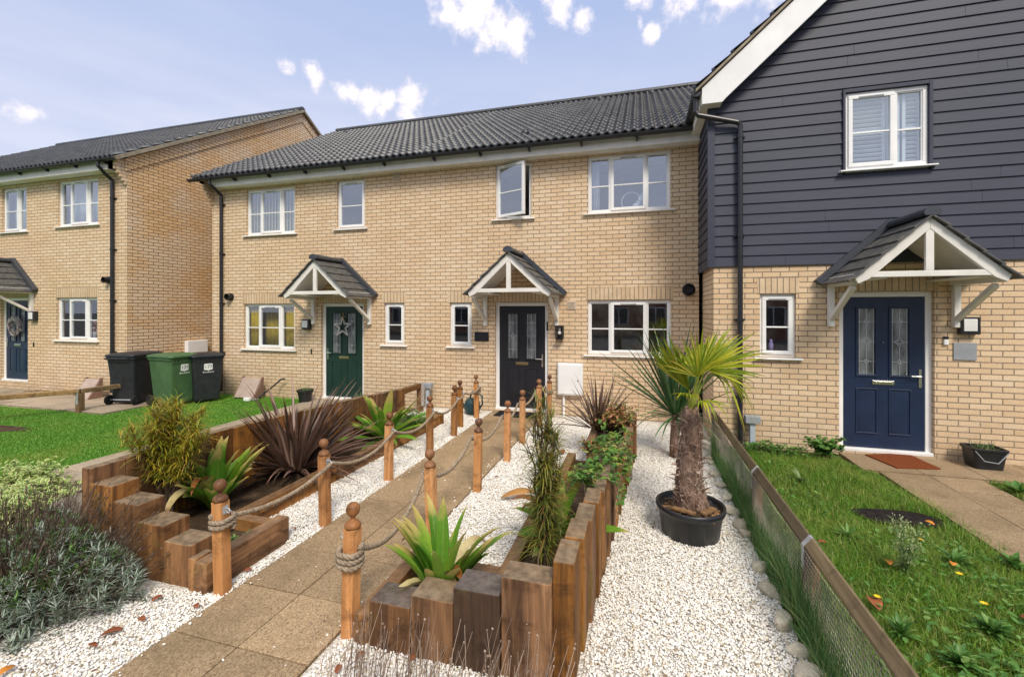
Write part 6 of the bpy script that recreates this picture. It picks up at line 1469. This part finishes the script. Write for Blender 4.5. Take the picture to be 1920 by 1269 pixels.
for u, v, L, mt, lb in ((230, 1182, .11, 'leaf_brown', 'large crumpled brown leaf on the gravel by the lavender'), (305, 1118, .07, 'leaf_brown', 'rust leaf on gravel just below the stepped blocks'), (365, 1135, .06, 'leaf_brown', 'brown leaf on gravel near the front left post'), (270, 1165, .06, 'leaf_brown', 'rust leaf beside the large crumpled one by the lavender'), (165, 1210, .06, 'leaf_brown', 'small brown leaf at the gravel edge under the lavender'), (30, 1250, .08, 'leaf_orange', 'orange leaf in the bottom left corner'), (472, 1068, .05, 'leaf_brown', 'dark red leaf on gravel along the low front sleeper'),
        (668, 1235, .06, 'leaf_brown', 'dark brown leaf on gravel in front of the right front post'), (630, 1264, .06, 'leaf_brown', 'red-brown leaf at the bottom edge beside the path'), (765, 1242, .06, 'leaf_brown', 'red leaf among the dry lavender stalks'), (552, 990, .04, 'leaf_brown', 'small red leaf on gravel in the left bay'), (912, 1064, .05, 'leaf_brown', 'dark red leaf on gravel behind the front right blocks'), (927, 895, .05, 'leaf_brown', 'small red leaf on gravel right of the third right post'), (1050, 845, .16, 'leaf_brown', 'long brown leaf on gravel behind the conifer'),
        (1665, 1052, .09, 'leaf_orange', 'rust leaf in the grass below the dandelion'), (1630, 1120, .13, 'leaf_brown', 'large brown leaf against the wire fence'), (1752, 985, .07, 'leaf_orange', 'orange leaf on the bare earth patch'), (1788, 1062, .07, 'leaf_orange', 'orange-brown leaf in the middle of the rough lawn'), (1912, 1158, .09, 'leaf_brown', 'brown leaf in the grass at the right edge'), (1550, 1018, .07, 'leaf_brown', 'reddish leaf beside the near steel fence strap')):
    fallen(u, v, L, M[mt], lb, .012 if u < 1400 else .06)
p = G(905, 920, .02); m = MB(); m.leaf((0, 0, .012), 0, .2, .36, .10, .35, 12, .3, wide, .5); o = m.build('fallen_leaf', leafmat('dry_tan_leaf', [(0, (.42, .19, .05)), (1, (.52, .27, .09))], trans=.1, midrib=(.6, .38, .16)), smooth=True)
p = G(940, 935, .02); o.location = (p.x, p.y, .012); o.rotation_euler = (0, 0, .5); sm = o.modifiers.new('thick', 'SOLIDIFY'); sm.thickness = .002; tag(o, 'long tan withered leaf lying on the gravel left of the conifer', 'leaf', 'fallen leaves')
M['weathered'] = woodmat('weathered_nest_wood', 'x', ((.08, .065, .05), (.16, .135, .105), (.25, .22, .18)), (.2, .18, .15), .3, .3)
r = empty('nest_box', (-4.62, 2.62, 0), 'small weathered pitched-roof box half buried in the variegated bush', 'nest box'); x, y = -4.62, 2.62
m = MB(); m.prism([(x-.11, .0), (x+.11, .0), (x+.11, .22), (x, .33), (x-.11, .22)], 'y', y-.09, y+.12); m.build('box', M['weathered'], r, bevel=.003)
m = MB()
for s in (-1, 1): m.prism([(x, .338), (x, .365), (x+s*.17, .20), (x+s*.16, .18)], 'y', y-.14, y+.16)
m.build('roof', M['weathered'], r, bevel=.003)
m = MB(); m.tube([(x, y-.091, .17), (x, y-.094, .17)], .03, 14); m.build('entrance_hole', M['dark'], r)
# loose brown stones along the foot of the left house
P = scatter([(-14.0, 6.95), (-11.8, 6.95), (-11.8, 7.19), (-14.0, 7.19)], 420)
m = MB()
for (x, y) in P: s = rnd(.015, .035); m.loft([[(x + s*rr_*math.cos(t), y + s*rr_*math.sin(t)*.8, z*s + .02) for t in [2*math.pi*q/6 + s*90 for q in range(6)]] for rr_, z in ((.5, -.4), (1, 0), (.6, .5))])
tag(m.build('wall_foot_stones', island('brown_stone', [(0, (.12, .07, .04)), (.6, (.27, .18, .11)), (1, (.40, .30, .22))])), kind='stuff')
# ------------------------------------------------------------------ houses over the road, seen only as reflections in the glass
M['redbrick'] = brickmat('red_brick', False, (.34, .12, .07), (.26, .085, .05), (.3, .26, .22))
for k, (xa, xb, zt_) in enumerate(((-26, -10.5, 5.2), (-9, 5.5, 5.0), (7, 22, 5.4))):
    r = empty('brick_house', ((xa+xb)/2, -20, 0), ['red brick house across the road facing the left house, mirrored in its windows', 'red brick house across the road, mirrored in the ground floor windows of the brick terrace', 'red brick house across the road facing the boarded gabled house'][k], 'house'); m = MB(); holes = []
    for i in range(5):
        xw = xa + 1.2 + i*(xb-xa-2.4)/4.3; holes += [(xw, xw+1.3, .9, 2.1), (xw, xw+1.3, 3.4, 4.5)]
    m.box(xa, xb, -28, -20, -.2, zt_); m.prism([(-28, zt_), (-20, zt_), (-24, zt_+2.9)], 'x', xa+.01, xb-.01); m.build('wall', M['redbrick'], r)
    w_ = MB(); g_ = MB()
    for (a, b, c_, d) in holes: w_.box(a-.06, b+.06, -19.99, -19.93, c_-.06, d+.06); g_.box(a, b, -19.925, -19.92, c_, d); w_.box((a+b)/2-.03, (a+b)/2+.03, -19.919, -19.90, c_, d)
    w_.build('window', M['white'], r); g_.build('window_glass', M['dark'], r)
    m = MB(); m.prism([(-28.4, zt_-.1), (-24, zt_+3.1), (-19.6, zt_-.1), (-19.6, zt_+.06), (-24, zt_+3.26), (-28.4, zt_+.06)], 'x', xa-.2, xb+.2); m.build('roof', M['tile'], r)
